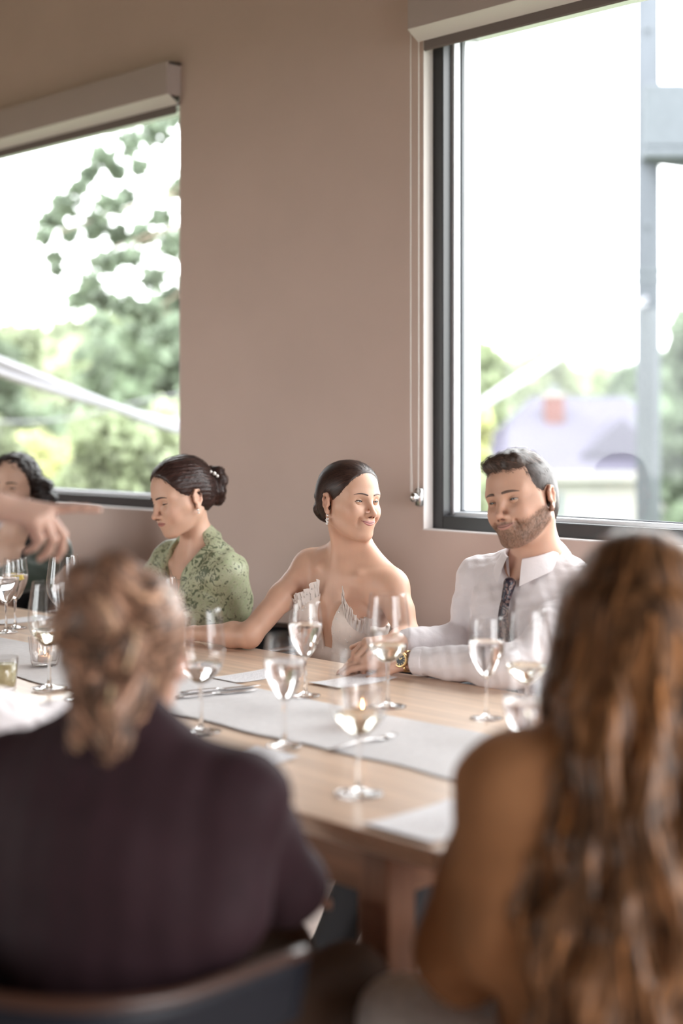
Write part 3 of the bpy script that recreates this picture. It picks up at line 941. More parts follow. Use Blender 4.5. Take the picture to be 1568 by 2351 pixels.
# cut-glass candle holders with small lit candles
m_cut = thin_glass('cut_glass', (0.95, 0.93, 0.92), 2.2)
m_wax = mat('candle_wax', (0.82, 0.74, 0.66), 0.5, Subsurface_Weight=.4)
m_flame, nt, b = new_mat('flame')
setp(b, Base_Color=(1, .5, .2, 1), Emission_Color=(1.0, .50, .20, 1), Emission_Strength=14.0)
def votive(px, py, label):
    p = PH(px, py, TZ + .0052)
    t = thing('candle_holder', label, 'candle', (p[0], p[1], TZ + .0052), 0, 'cut-glass candle holders')
    md = lambda a, z: 1 + .045 * math.cos(14 * a + 40 * z) + .03 * math.cos(14 * a - 60 * z)
    MB().lathe([(.0005, .001), (.032, .001), (.036, .012), (.040, .04), (.043, .078)], 84, md).lathe([(.039, .078), (.036, .04), (.032, .014), (.0005, .010)], 40).build('glass_body', m_cut, t, True)
    MB().lathe([(.0005, .011), (.019, .011), (.019, .026), (.0005, .025)], 24).build('wax', m_wax, t, True)
    MB().tube([(0, 0, .024), (.001, 0, .032)], .0008, 6).build('wick', m_black, t)
    MB().lathe([(.0003, .030), (.002, .033), (.0028, .037), (.0018, .044), (.0003, .050)], 12).build('flame', m_flame, t, True)
votive(103, 1528, 'cut-glass candle holder with lit candle behind the wine glass, far along the runner')
votive(832, 1660, 'cut-glass candle holder with lit candle on the runner beside the resting fork')

# cutlery
m_steel = mat('cutlery_steel', (0.60, 0.58, 0.58), 0.22, Metallic=1.0)
def strip(path, widths, th=.0022):
    """Flat bar along local x with given half-widths, gently arched in z."""
    mb = MB(); n = len(path)
    for (x, z), w in zip(path, widths):
        mb.v += [(x, -w, z), (x, w, z), (x, w * .8, z + th), (x, -w * .8, z + th)]
    for i in range(n - 1):
        for j in range(4):
            mb.f.append((i * 4 + j, i * 4 + (j + 1) % 4, i * 4 + 4 + (j + 1) % 4, i * 4 + 4 + j))
    mb.f.append((3, 2, 1, 0)); e = (n - 1) * 4; mb.f.append((e, e + 1, e + 2, e + 3))
    return mb
def fork(a, b, label, z=TZ + .006):
    p = PH(a[0], a[1], z); q = PH(b[0], b[1], z)
    t = thing('fork', label, 'fork', (p[0], p[1], z), math.atan2(q[1] - p[1], q[0] - p[0]))
    strip([(0, .001), (.03, .002), (.09, .006), (.125, .004), (.14, .002), (.152, .001)], [.0045, .006, .0035, .003, .009, .0105]).build('handle', m_steel, t, True)
    for i in range(4):
        y = -.0085 + i * .00567
        m2 = strip([(.151, .001), (.17, .002), (.19, .006)], [.0019, .0017, .0010], .0018)
        m2.v = [(x, yy + y, zz) for x, yy, zz in m2.v]
        m2.build('tine', m_steel, t, True)
def knife(a, b, label, z=TZ + .006, g=None):
    p = PH(a[0], a[1], z); q = PH(b[0], b[1], z)
    t = thing('knife', label, 'knife', (p[0], p[1], z), math.atan2(q[1] - p[1], q[0] - p[0]), g)
    strip([(0, 0), (.02, .0005), (.09, .001), (.10, .001)], [.006, .0065, .0048, .004], .004).build('handle', m_steel, t, True)
    strip([(.1005, .001), (.115, .001), (.17, .001), (.20, .001), (.212, .001)], [.0045, .0095, .0100, .006, .001], .0014).build('blade', m_steel, t, True)
fork((752, 1724), (930, 1686), 'steel fork resting across the near hem of the linen runner')
knife((415, 1592), (540, 1580), 'steel table knife on the runner, the one closer to the bride\'s menu sheet', g='knives')
knife((405, 1603), (532, 1590), 'steel table knife on the runner, the one closer to the guest in the blazer', g='knives')

# ------------------------------------------------------------------ chairs with wrapped backs
m_shell = mat('dark_navy_leather', (0.012, 0.013, 0.019), 0.45, bump=(60, .1), Specular_IOR_Level=.25)
m_edge = mat('walnut_edge', (0.06, 0.027, 0.018), 0.35)
m_rod = mat('black_steel', (0.02, 0.02, 0.022), 0.4)
def make_chair():
    t = thing('dining_chair', '', 'chair')
    # local: sitter faces +y; back wraps round -y side
    def rail(u):
        """Plan path of the back: straight arms either side of a half round; u 0..1."""
        L1, L2 = .20, .82
        t = u * (2 * L1 + L2)
        if t < L1: return (-.275, .20 - t, 1.0)
        if t > L1 + L2: return (.275, t - L1 - L2, 1.0)
        a = math.pi * (t - L1) / L2
        return (-.275 * math.cos(a), -.255 * math.sin(a), 1 - math.sin(a))
    def top(u): return .712 - .022 * rail(u)[2] ** .8
    mb = MB(); n = 40
    def f(u, v, e):
        x, y, w = rail(u)
        zl = .50 + .10 * w
        nx, ny = x / .275, y / .255 if y < 0 else 0
        l = math.hypot(nx, ny) or 1
        return (x - e * nx / l - .02 * (1 - v) * nx / l, y - e * ny / l - .02 * (1 - v) * ny / l, zl + (top(u) - zl) * v)
    mb.grid(lambda u, v: f(u, v, 0), n, 8)
    mb.grid(lambda u, v: f(1 - u, v, .022), n, 8)
    b2 = n * 8
    for i in range(n - 1):
        j = n - 1 - i
        mb.f.append((i * 8 + 7, (i + 1) * 8 + 7, b2 + (j - 1) * 8 + 7, b2 + j * 8 + 7))
        mb.f.append(((i + 1) * 8, i * 8, b2 + j * 8, b2 + (j - 1) * 8))
    for v in range(7):
        mb.f.append((v, v + 1, b2 + (n - 1) * 8 + v + 1, b2 + (n - 1) * 8 + v))
        mb.f.append(((n - 1) * 8 + v + 1, (n - 1) * 8 + v, b2 + v, b2 + v + 1))
    mb.build('backrest', m_shell, t, True)
    MB().tube([f(i / 39, 1, .011)[:2] + (top(i / 39) + .004,) for i in range(40)], .011, 8).build('top_rail', m_edge, t, True)
    MB().lathe([(.001, .405), (.20, .405), (.235, .415), (.243, .430), (.235, .445), (.20, .452), (.001, .450)], 32, lambda a, z: 1 + .06 * abs(math.sin(2 * a))).build('seat', m_shell, t, True)
    for sx in (-1, 1):
        for sy in (-1, 1):
            MB().tube([(sx * .15, sy * .15, .41), (sx * .215, sy * .215, 0.0)], [.014, .010], 10).build('leg', m_rod, t, True)
    for sx in (-1, 1):
        MB().tube([(sx * .18, -.05, .42), (sx * .25, -.10, .52)], .012, 8).build('back_support', m_rod, t, True)
    return t
chair0 = make_chair()
chairs_used = [0]
def chair(x, y, rz, label):
    t = chair0 if chairs_used[0] == 0 else copy_tree(chair0)
    chairs_used[0] += 1
    t.location = (x, y, 0); t.rotation_euler = (0, 0, rz); t['label'] = label; t['group'] = 'dark wrapped-back dining chairs'
    return t
# ================================================================== people: tools
class SF(Frame):
    """Frame with a scale: local metres are multiplied by s."""
    def __init__(s, o, X, Y, Z, sc=1.0):
        Frame.__init__(s, o, X, Y, Z); s.sc = sc
    def p(s, q): return s.o + (np.asarray(q, float) * s.sc) @ s.A
    def loc(s, Pw): return ((Pw - s.o) @ s.A.T) / s.sc
    def cap(s, a, b, ra, rb=None, k=.02, op='u'):
        rb = ra if rb is None else rb
        return cap(s.p(a), s.p(b), ra * s.sc, rb * s.sc, k * s.sc, op)
    def ell(s, c, r, k=.02, op='u', rot=None):
        A = s.A if rot is None else np.asarray(rot, float) @ s.A
        r = np.asarray(r if np.ndim(r) else (r, r, r), float)
        return ell(s.p(c), r * s.sc, A, k * s.sc, op)
def frame_cam(o, yaw, pitch=0, roll=0, sc=1.0):
    """Axes of a head or torso: yaw 0 faces the camera side, + turns to the picture's right; pitch + bows; roll + leans right."""
    a, p_, r_ = R(yaw), R(pitch), R(roll)
    Y = -FWD * math.cos(a) + RGT * math.sin(a); Z = UP
    X = np.cross(Y, Z)
    Y, Z = Y * math.cos(p_) - Z * math.sin(p_), Z * math.cos(p_) + Y * math.sin(p_)
    X, Z = X * math.cos(r_) + Z * math.sin(r_), Z * math.cos(r_) - X * math.sin(r_)
    return SF(o, X, Y, Z, sc)
def unit(v): v = np.asarray(v, float); return v / np.linalg.norm(v)

def head_prims(F, male=False, smile=.6):
    jw = 1.06 if male else 1.0
    q = [F.ell((0, -.014, .036), (.0745, .094, .078), .02),
         F.ell((0, .020, .040), (.063, .062, .062), .03),
         F.ell((0, .026, -.022), (.0605, .056, .066), .03),
         F.ell((0, .024, -.066), (.046 * jw, .052, .040), .03)]
    for s in (-1, 1):
        q += [F.cap((s * .052 * jw, -.010, -.052), (s * .020 * jw, .058, -.096), .017, .0145, .03),
              F.cap((s * .056, .020, -.018), (s * .040, .060, -.024), .015, .014, .03),     # cheekbone
              F.ell((s * .034, .062, -.040), (.016, .014, .016), .03)]                        # cheek
    q += [F.ell((0, .066, -.096), (.0165 * jw, .015, .0145), .022)]
    for s in (-1, 1):
        q += [F.cap((s * .047, .060, .021), (s * .012, .077, .017), .0085, .0075, .022)]       # brow
        q += [F.ell((s * .0315, .0905, .000), (.0165, .0150, .0105), .014, 's')]               # socket
    q += [F.cap((0, .079, .012), (0, .1030, -.030), .0062, .0080, .012),
          F.ell((0, .1055, -.0345), (.0092, .0095, .0085), .008)]
    for s in (-1, 1):
        q += [F.ell((s * .0125, .0925, -.0385), (.0070, .0090, .0068), .007)]
    q += [F.ell((0, .076, -.064), (.027, .0125, .016), .02)]                                  # mouth mound
    if smile > .3:
        for s in (-1, 1):
            q += [F.ell((s * .031, .0775, -.0575), (.004, .006, .010), .012, 's')]
    for s in (-1, 1):                                                                          # ears
        e = rotz(s * R(24)) if True else None
        A = np.array(((math.cos(R(28)), s * -math.sin(R(28)), 0), (s * math.sin(R(28)), math.cos(R(28)), 0), (0, 0, 1.0)))
        E = SF(F.p((s * .0735, -.014, -.008)), *(A @ F.A), F.sc)
        E.A = np.array((E.A[0] * s, E.A[1], E.A[2]))      # x outwards, y forwards, z up
        ring = [(.002, .014, -.004), (.004, .014, .014), (.007, .004, .027), (.010, -.010, .026), (.011, -.018, .010), (.009, -.015, -.008), (.005, -.004, -.022), (.003, .006, -.027)]
        q += [E.ell((.004, -.002, .002), (.0036, .015, .025), .006)]
        for a, b in zip(ring, ring[1:]): q.append(E.cap(a, b, .0042, .0042, .005))
        q.append(E.ell((.003, .006, -.026), (.005, .0075, .0085), .006))
        q.append(E.ell((.010, .001, -.002), (.006, .008, .010), .005, 's'))
        q.append(E.ell((.0095, -.006, .015), (.004, .007, .006), .004, 's'))
        q.append(E.cap((.004, .013, -.006), (.006, .012, -.010), .0042, .004, .005))
    return q
def trace(prims, p, d, n=40):
    p = np.array(p, float); d = np.asarray(d, float)
    for _ in range(n):
        p = p + d * float(sdf_eval(prims, p[None])[0]) * .8
    return p
def trace_many(prims, p, d, n=30):
    p = np.array(p, float)
    for _ in range(n): p = p + d * sdf_eval(prims, p)[:, None] * .8
    return p
def tube_np(pts, rad, seg=8, flat=None):
    mb = MB().tube([tuple(x) for x in pts], list(rad), seg)
    f4 = [f for f in mb.f if len(f) == 4]
    v = np.array(mb.v)
    return v, np.array(f4)
def grid_np(fn, nu, nv):
    v = np.array([fn(i / (nu - 1), j / (nv - 1)) for i in range(nu) for j in range(nv)])
    f = [(i * nv + j, (i + 1) * nv + j, (i + 1) * nv + j + 1, i * nv + j + 1) for i in range(nu - 1) for j in range(nv - 1)]
    return v, np.array(f)
def face_extras(F, prims, skin, lip, brow, open_=(13, 9), lashes=True, smile=.6, lid=None, brow_r=.0021, mouth_w=.0255, brow_arch=.005):
    """Eyelids, lash lines, brows, lips and nostrils: fine geometry joined to the body mesh."""
    ex = []
    skin = np.asarray(skin); lid = skin * .93 if lid is None else np.asarray(lid)
    hp = prims
    for s in (1, -1):
        c = np.array((s * .0315, .0675, .0005)); rl = .0137
        def dr(az, el, r):
            az = R(az) + s * R(7); el = R(el)
            return F.p(c + r * np.array((math.sin(az) * math.cos(el), math.cos(az) * math.cos(el), math.sin(el))))
        def edge_u(u): return open_[0] * (1 - u * u) ** .8 + 3 * u * s
        def edge_l(u): return -open_[1] * (1 - u * u) ** .9 + 3 * u * s
        v, f = grid_np(lambda i, j: dr((2 * i - 1) * 62, edge_u(2 * i - 1) + (75 - edge_u(2 * i - 1)) * j, rl), 21, 8)
        ex.append((v, f[:, ::-1], lid))
        v, f = grid_np(lambda i, j: dr((2 * i - 1) * 62, edge_l(2 * i - 1) + (-70 - edge_l(2 * i - 1)) * j, rl), 21, 7)
        ex.append((v, f, lid))
        us = np.linspace(-1, 1, 17)
        v, f = tube_np([dr(u * 62, edge_u(u) - .5, rl + .0003) for u in us], [(.0010 if lashes else .0007) * F.sc * (.5 + .7 * (1 - u * u)) for u in us], 6)
        ex.append((v, f, (.02, .012, .01)))
        if lashes:
            us2 = [us[-1] + .0, us[-1] + .12, us[-1] + .28] if s == 1 else [us[0], us[0] - .12, us[0] - .28]
            v, f = tube_np([dr(u * 62, (3 if s == 1 else 3) + 4 * i, rl + .001 + .001 * i) for i, u in enumerate(us2)], [.0009 * F.sc, .0007 * F.sc, .0002 * F.sc], 6)
            ex.append((v, f, (.02, .012, .01)))
        v, f = tube_np([dr(u * 62, edge_l(u), rl + .0001) for u in us], [.0006 * F.sc] * 17, 6)
        ex.append((v, f, lid * .72))
        # brow
        pts, rr = [], []
        for t in np.linspace(0, 1, 13):
            x = .012 + t * .040; z = .0195 + brow_arch * math.sin(t * 2.3) - .004 * t * t
            st = F.p((s * x, .13, z)); pp = trace(hp, st, F.d((0, -1, 0)))
            pts.append(pp); rr.append(brow_r * F.sc * (.55 + .9 * math.sin(math.pi * min(1, .2 + t * .8)) ** .7) * (1 - .5 * t * t))
        v, f = tube_np(pts, rr, 8); ex.append((v, f, brow))
        v, f = tube_np([F.p((s * .0046, .1035, -.0428)), F.p((s * .0075, .0985, -.0450)), F.p((s * .0100, .0935, -.0448))], [.0014 * F.sc, .0022 * F.sc, .0014 * F.sc], 8)
        ex.append((v, f, skin * (.30, .2, .18)))  # dark tubes whose colour stands in for the shade inside the nostrils
    # lips
    def mouth(u, dz):
        x = u * mouth_w
        z = -.0620 + smile * (.0085 * u * u) + dz
        return trace(hp, F.p((x, .13, z)), F.d((0, -1, 0)))
    us = np.linspace(-1, 1, 23)
    lw = 1.0
    up, lo = [], []
    for u in us:
        e = max(0.0, 1 - abs(u) ** 2.2)
        up.append((mouth(u, .0026 * e * lw), (.0007 + .0030 * e * (1 - .22 * math.exp(-(u / .18) ** 2))) * F.sc))
        lo.append((mouth(u, -.0032 * e * lw), (.0006 + .0036 * e) * F.sc))
    for pr, m_ in ((up, .92), (lo, 1.04)):
        v, f = tube_np([x[0] - F.d((0, 1, 0)) * .0008 for x in pr], [x[1] for x in pr], 10)
        ex.append((v, f, np.asarray(lip) * m_))
    v, f = tube_np([mouth(u, 0) + F.d((0, 1, 0)) * .0016 * max(0, 1 - u * u) for u in us], [.0007 * F.sc + .0004 * F.sc * (1 - u * u) for u in us], 6)
    ex.append((v, f, np.asarray(lip) * (.28, .2, .2)))  # dark line painting the shade in the groove between the lips
    return ex
m_eye = attr_mat('eyeball', .12)
def eyes(F, parent, gaze=(0, 0), iris=(.10, .05, .03)):
    for s in (1, -1):
        c = F.p((s * .0315, .0675, .0005))
        g = unit((math.sin(R(gaze[0])), math.cos(R(gaze[0])) * math.cos(R(gaze[1])), math.sin(R(gaze[1]))))
        gw = F.d(g)
        mb = MB().ball((0, 0, 0), .0129 * F.sc, 40)
        v = np.array(mb.v); ca = (v @ gw) / (.0129 * F.sc)
        ang = np.degrees(np.arccos(np.clip(ca, -1, 1)))
        col = np.tile((.56, .51, .49), (len(v), 1))
        col[ang < 33] = iris; col[ang < 15] = (.006, .006, .006)
        f4 = np.array([f for f in mb.f if len(f) == 4]); f3 = np.array([f for f in mb.f if len(f) == 3])
        o = link('eye', mesh_np('eye', v + c, [f4, f3], True, col), parent, m_eye)
def neck_prims(F, T, r=.052):
    hp = F.p((0, -.034, -.050)); nb = T.p((0, -.014, -.045))
    q = [cap(nb, hp, r * 1.06 * T.sc, r * T.sc, .018)]
    for s in (-1, 1):
        q += [cap(F.p((s * .046, -.034, -.045)), T.p((s * .014, .034, -.040)), .011, .008, .022)]
    return q
def torso_prims(T, female=True, full=True):
    f = female
    q = [T.ell((0, -.005, -.135), (.150 if f else .165, .090 if f else .105, .135), .05),
         T.ell((0, .000, -.29), (.128 if f else .150, .090 if f else .108, .15), .06),
         T.ell((0, -.005, -.43), (.140 if f else .150, .098 if f else .110, .12), .06)]
    sw = .160 if f else .180
    for s in (-1, 1):
        q += [T.cap((s * .020, -.030, .025), (s * .125, -.020, -.052), .034, .036, .05),
              T.cap((s * .09, -.010, -.070), (s * sw, -.005, -.068), .048 if f else .056, .044 if f else .052, .05)]
        if f: q += [T.ell((s * .068, .072, -.185), (.056, .050, .058), .03)]
        else: q += [T.ell((s * .07, .055, -.14), (.075, .050, .070), .05)]
    return q
def clavicles(T):
    q = []
    for s in (-1, 1):
        q += [T.cap((s * .018, .044, -.056), (s * .075, .046, -.046), .0075, .0080, .024), T.cap((s * .075, .046, -.046), (s * .140, .012, -.036), .0080, .0085, .024)]
    return q
def shoulder(T, s, female=True): return T.p((s * (.160 if female else .180), -.005, -.068))
def arm_prims(J, E, Wp, female=True, sc=1.0):
    a, b, c, d = (.042, .036, .034, .0215) if female else (.050, .042, .041, .027)
    J, E, Wp = [np.asarray(x, float) for x in (J, E, Wp)]
    m = J + (E - J) * .45
    n = E + (Wp - E) * .28
    return [cap(J, m, a * sc, (a + b) / 2 * sc, .03), cap(m, E, (a + b) / 2 * sc, b * .95 * sc, .02), cap(E, n, b * .95 * sc, c * 1.05 * sc, .02), cap(n, Wp, c * 1.05 * sc, d * sc, .02)]
def hand_frame(Wp, dirn, back, thumb_side, sc=1.0):
    """thumb_side: +1 if, looking from the back of the hand along the fingers, the thumb is on the x side of back x dir."""
    Y = unit(dirn); Z = np.asarray(back, float); Z = unit(Z - Y * (Z @ Y)); X = np.cross(Y, Z) * thumb_side
    return SF(Wp, X, Y, Z, sc)
def hand_prims(Hf, bends=((5, 10, 8),) * 4, spread=3, thumb=((.045, .052, -.014), (.056, .080, -.022), (.058, .102, -.026))):
    xs = (.026, .0085, -.009, -.0255); ys = (.086, .090, .086, .077)
    ln = ((.041, .025, .021), (.045, .029, .022), (.042, .027, .022), (.033, .021, .019))
    q = []
    for i in range(4):
        q.append(Hf.cap((xs[i] * .55, .002, 0), (xs[i], ys[i], 0), .0140, .0110, .016))
    for i in range(4):
        p = np.array((xs[i], ys[i], 0.0)); a = 0; sp = R(spread) * (1.5 - i)
        for j in range(3):
            a += R(bends[i][j])
            d = np.array((math.sin(sp) * math.cos(a), math.cos(sp) * math.cos(a), -math.sin(a)))
            r0 = (.0092, .0084, .0076)[j] * (1 if i < 3 else .88); r1 = (.0084, .0076, .0064)[j] * (1 if i < 3 else .88)
            q.append(Hf.cap(p, p + d * ln[i][j], r0, r1, .004))
            p = p + d * ln[i][j]
    q.append(Hf.cap((.014, .018, -.006), thumb[0], .0150, .0115, .014))
    q.append(Hf.cap(thumb[0], thumb[1], .0105, .0092, .006))
    q.append(Hf.cap(thumb[1], thumb[2], .0092, .0072, .004))
    return q
def paint_skin(F, base, blush=.35, beard=None, male=False):
    base = np.asarray(base, float)
    def fn(V):
        L = F.loc(V)
        c = np.tile(base, (len(V), 1)) * (1 + .04 * wob(V, 60, 2))[:, None]
        inhead = L[:, 2] > -.13
        def g(cx, cy, cz, r):
            return np.exp(-(((np.abs(L[:, 0]) - cx) ** 2 + (L[:, 1] - cy) ** 2 + (L[:, 2] - cz) ** 2) / r ** 2)) * inhead
        b = blush * (g(.042, .058, -.030, .022) + .8 * g(0, .104, -.034, .014) + .9 * g(.082, -.02, -.005, .025))
        c = c * (1 - b[:, None] * np.array((.02, .22, .22)))
        if beard is not None:
            m = beard_mask(L)
            c = c * (1 - m[:, None]) + np.asarray(beard) * m[:, None]
        return np.clip(c, 0, 1)
    return fn
def beard_mask(L):
    ax = np.abs(L[:, 0])
    line = -.020 - .55 * np.clip(L[:, 1] - .005, 0, .06)
    m = 1 / (1 + np.exp(-(line - L[:, 2]) / .0035))
    m *= 1 / (1 + np.exp(-(L[:, 2] + .118 - .85 * np.clip(.05 - L[:, 1], 0, .06)) / .005))
    m *= 1 / (1 + np.exp(-(L[:, 1] + .012) / .005))
    mus = np.exp(-((ax - .012) / .016) ** 4) * np.exp(-((L[:, 2] + .0535 + ax * .18) / .0055) ** 2) * (L[:, 1] > .06)
    lipz = np.exp(-((ax) / .021) ** 4) * np.exp(-((L[:, 2] + .0625) / .0062) ** 4) * (L[:, 1] > .06)
    under = np.exp(-((ax - .018) / .006) ** 2) * np.exp(-((L[:, 2] + .074) / .006) ** 2) * .5
    m = np.maximum(m, mus) * (1 - lipz) * (1 - under * (L[:, 1] > .06))
    return np.clip(m, 0, 1) * (L[:, 2] > -.15) * (np.linalg.norm(L, axis=1) < .2)
m_skin = attr_mat('skin', .48, bump=(500, .06), Subsurface_Weight=.18, Subsurface_Radius=(.012, .005, .003), Subsurface_Scale=1.0, Specular_IOR_Level=.4)
m_hair = attr_mat('hair', .40, Specular_IOR_Level=.35)
def tones(base, amp=.22, lo=.35, tint=(1, 1, 1)):
    base = np.asarray(base, float)
    return lambda t: np.clip(base * np.maximum(lo, 1 + amp * t)[:, None] * (1 + np.outer(np.maximum(t, 0), np.asarray(tint) - 1)), 0, .95)
def hair_mesh(name, prims, vox, parent, flow, n, length, width, base, rs, steps=5, amp=.25, lift=.002, jit=.2, wave=0, it=2, tint=(1, 1, 1), keep=None, more=None, clump=0.0, cfreq=40):
    V, F = sdf_mesh(prims, vox); V = smooth_verts(V, F, it)
    cf = tones(base, amp, tint=tint)
    # tone bands across the flow give the volume itself a combed look
    c0 = np.clip(np.asarray(base) * (.8 + .12 * wob(V, 120, 4)[:, None]), 0, 1)
    ev, ef, ec = strands(prims, V, F, n, flow, length, width, steps, cf, rs, lift, jit, keep, wave)
    if clump:
        c0 = np.clip(c0 * (1 + clump * wob(V, cfreq, 9, 4))[:, None], .004, .9)
        m = 2 * (steps + 1); root = ev.reshape(-1, m, 3)[:, m // 2]
        ec = np.clip(ec * np.repeat(1 + clump * wob(root, cfreq, 9, 4), m)[:, None], .004, .9)
    Vs, Fs, Cs = [V, ev], [F, ef + len(V)], [c0, ec]
    for m in (more or []):
        o = sum(len(x) for x in Vs); Vs.append(m[0]); Fs.append(m[1] + o); Cs.append(np.broadcast_to(m[2], (len(m[0]), 3)))
    return link(name, mesh_np(name, np.concatenate(Vs), Fs, True, np.concatenate(Cs)), parent, m_hair)
def lower_body(name, hip, fwd, parent, material, female=False, vox=.009, knee_out=.09, shin=0.0, knee_len=.43, skirt=False, shoe=None):
    """Seated thighs, shins and shoes. hip: world centre of the pelvis; fwd: horizontal facing direction."""
    fwd = unit(fwd); side = np.cross(fwd, UP)
    hip = np.asarray(hip, float)
    q = [ell(hip + (0, 0, -.02), (.155, .125, .10), np.array((side, fwd, UP)), .05)]
    feet = []
    for s in (-1, 1):
        h = hip + side * s * .085 + (0, 0, -.03); k = h + fwd * knee_len + side * s * (knee_out - .085); k[2] = .52
        q.append(cap(h, k, .082, .062, .04))
        feet.append((s, k))
    q.append(clip(lambda Pt: .4545 - Pt[:, 2]))
    for s, k in feet:
        a = k + fwd * shin; a[2] = .10
        q.append(cap(k, a, .060, .047, .03))
        if skirt: q.append(cap(k + (0, 0, -.05), a + (0, 0, -.02), .085, .13, .08))
    if skirt: q.append(clip(lambda Pt: .03 - Pt[:, 2]))
    o = solid(name, q, vox, material, parent)
    for s, k in feet:
        a = k + fwd * shin
        f0 = np.array((a[0], a[1], .045)) - fwd * .04; f1 = f0 + fwd * .19; f1[2] = .034
        solid('shoe', [cap(f0, f1, .043, .034, .02), cap(f0 + (0, 0, .03), f0 + fwd * .03 + (0, 0, .09), .038, .040, .02), clip(lambda Pt: .002 - Pt[:, 2])], .007, shoe or m_rod, parent)
    return o
def _box(Pt, lo, hi):
    q = np.abs(Pt - (np.asarray(lo) + hi) / 2) - (np.asarray(hi) - lo) / 2
    return np.linalg.norm(np.maximum(q, 0), axis=1) + np.minimum(q.max(1), 0)
def on_table():
    """Flesh and cloth flatten where they press on the table top."""
    return clip(lambda Pt: -_box(Pt, np.array((TX0, TN0, TZ - .033)), np.array((TX1, TN1, TZ + .0003))), .002)
def on_seat(): return clip(lambda Pt: .449 - Pt[:, 2], .003)
def person(label, base):
    return thing('person', label, 'person', (0, 0, 0))
# ================================================================== the bride
SKIN_B = (0.61, 0.37, 0.265)
HAIR_B = (0.052, 0.028, 0.022)
bride = person('bride in a beaded strapless ivory gown, dark hair in a low bun, smiling sideways', None)
TB = frame_cam(P(803, 1274, 4.17), -38, 6, 8, .97)
HB = frame_cam(P(804, 1150, 4.15), 41, 0, 3, .98)
hp = head_prims(HB, False, .7)
tp = torso_prims(TB, True)
Jr, Jl = shoulder(TB, 1), shoulder(TB, -1)
Er = P(572, 1466, 4.10); Er[2] = .802
Wr = Er + np.array((-.215, -.03, -.004)); Wr[2] = .79
El = P(938, 1476, 4.02); El[2] = .805
Wl = P(872, 1512, 3.86); Wl[2] = .803
hr = hand_frame(Wr, (-1, -.10, -.05), UP, 1); hl = hand_frame(Wl, P(820, 1520, 3.76) - Wl, UP, -1)
bp = hp + neck_prims(HB, TB, .0425) + tp + clavicles(TB) + arm_prims(Jr, Er, Wr) + arm_prims(Jl, El, Wl) \
    + hand_prims(hr, ((4, 10, 8),) * 4) + hand_prims(hl, ((6, 12, 8),) * 4) + [on_table()]
ex = face_extras(HB, hp, SKIN_B, (0.50, 0.21, 0.19), tuple(np.array(HAIR_B) * 1.6), (14, 8), True, .8, brow_arch=.006, brow_r=.0016)
solid('body', bp, .0029, m_skin, bride, 2, paint_skin(HB, SKIN_B, .5), extra=ex)
eyes(HB, bride, (-12, -2), (.055, .028, .018))
rs = np.random.RandomState(1)
def hairline(F, c0, c1, arch=0.0, c2=0.0):
    def fn(Pt):
        L = F.loc(Pt)
        return (L[:, 1] - (c0 + c1 * L[:, 2] - c2 * L[:, 2] ** 2) + arch * (L[:, 0] / .07) ** 2 * np.clip(L[:, 2] / .06, 0, 1)) * .75 * F.sc
    return clip(fn, .005)
def ear_cut(F): return [F.ell((s * .083, -.012, -.008), (.017, .021, .031), .008, 's') for s in (-1, 1)]
cap_b = [HB.ell((0, -.018, .036), (.0825, .1005, .0855), .02), HB.ell((0, .017, .046), (.0705, .0645, .0665), .02), HB.ell((0, -.060, -.015), (.058, .048, .062), .04),
         hairline(HB, .013, 1.10, 0, 4.6), *ear_cut(HB),
         HB.ell((-.006, -.108, -.022), (.046, .028, .046), .012), HB.cap((.02, -.118, .012), (-.03, -.120, -.045), .016, .014, .012), HB.cap((.03, -.108, -.03), (-.01, -.122, -.055), .015, .012, .012)]
bunc = HB.p((0, -.115, -.02))
def flow_b(Pt):
    L = HB.loc(Pt)
    d = unit_rows(np.array((-.004, -.120, -.03)) - L)
    sw = np.stack([np.zeros(len(L)), -(L[:, 2] + .02), (L[:, 1] + .108)], 1)
    nb = (L[:, 1] < -.082)[:, None]
    return np.where(nb, unit_rows(sw), d) @ HB.A
def unit_rows(v): return v / (np.linalg.norm(v, axis=1, keepdims=True) + 1e-9)
hair_mesh('hair', cap_b, .003, bride, flow_b, 5200, .050, .0011, HAIR_B, rs, 5, .45, .0012, .05, tint=(1.0, .95, .9))
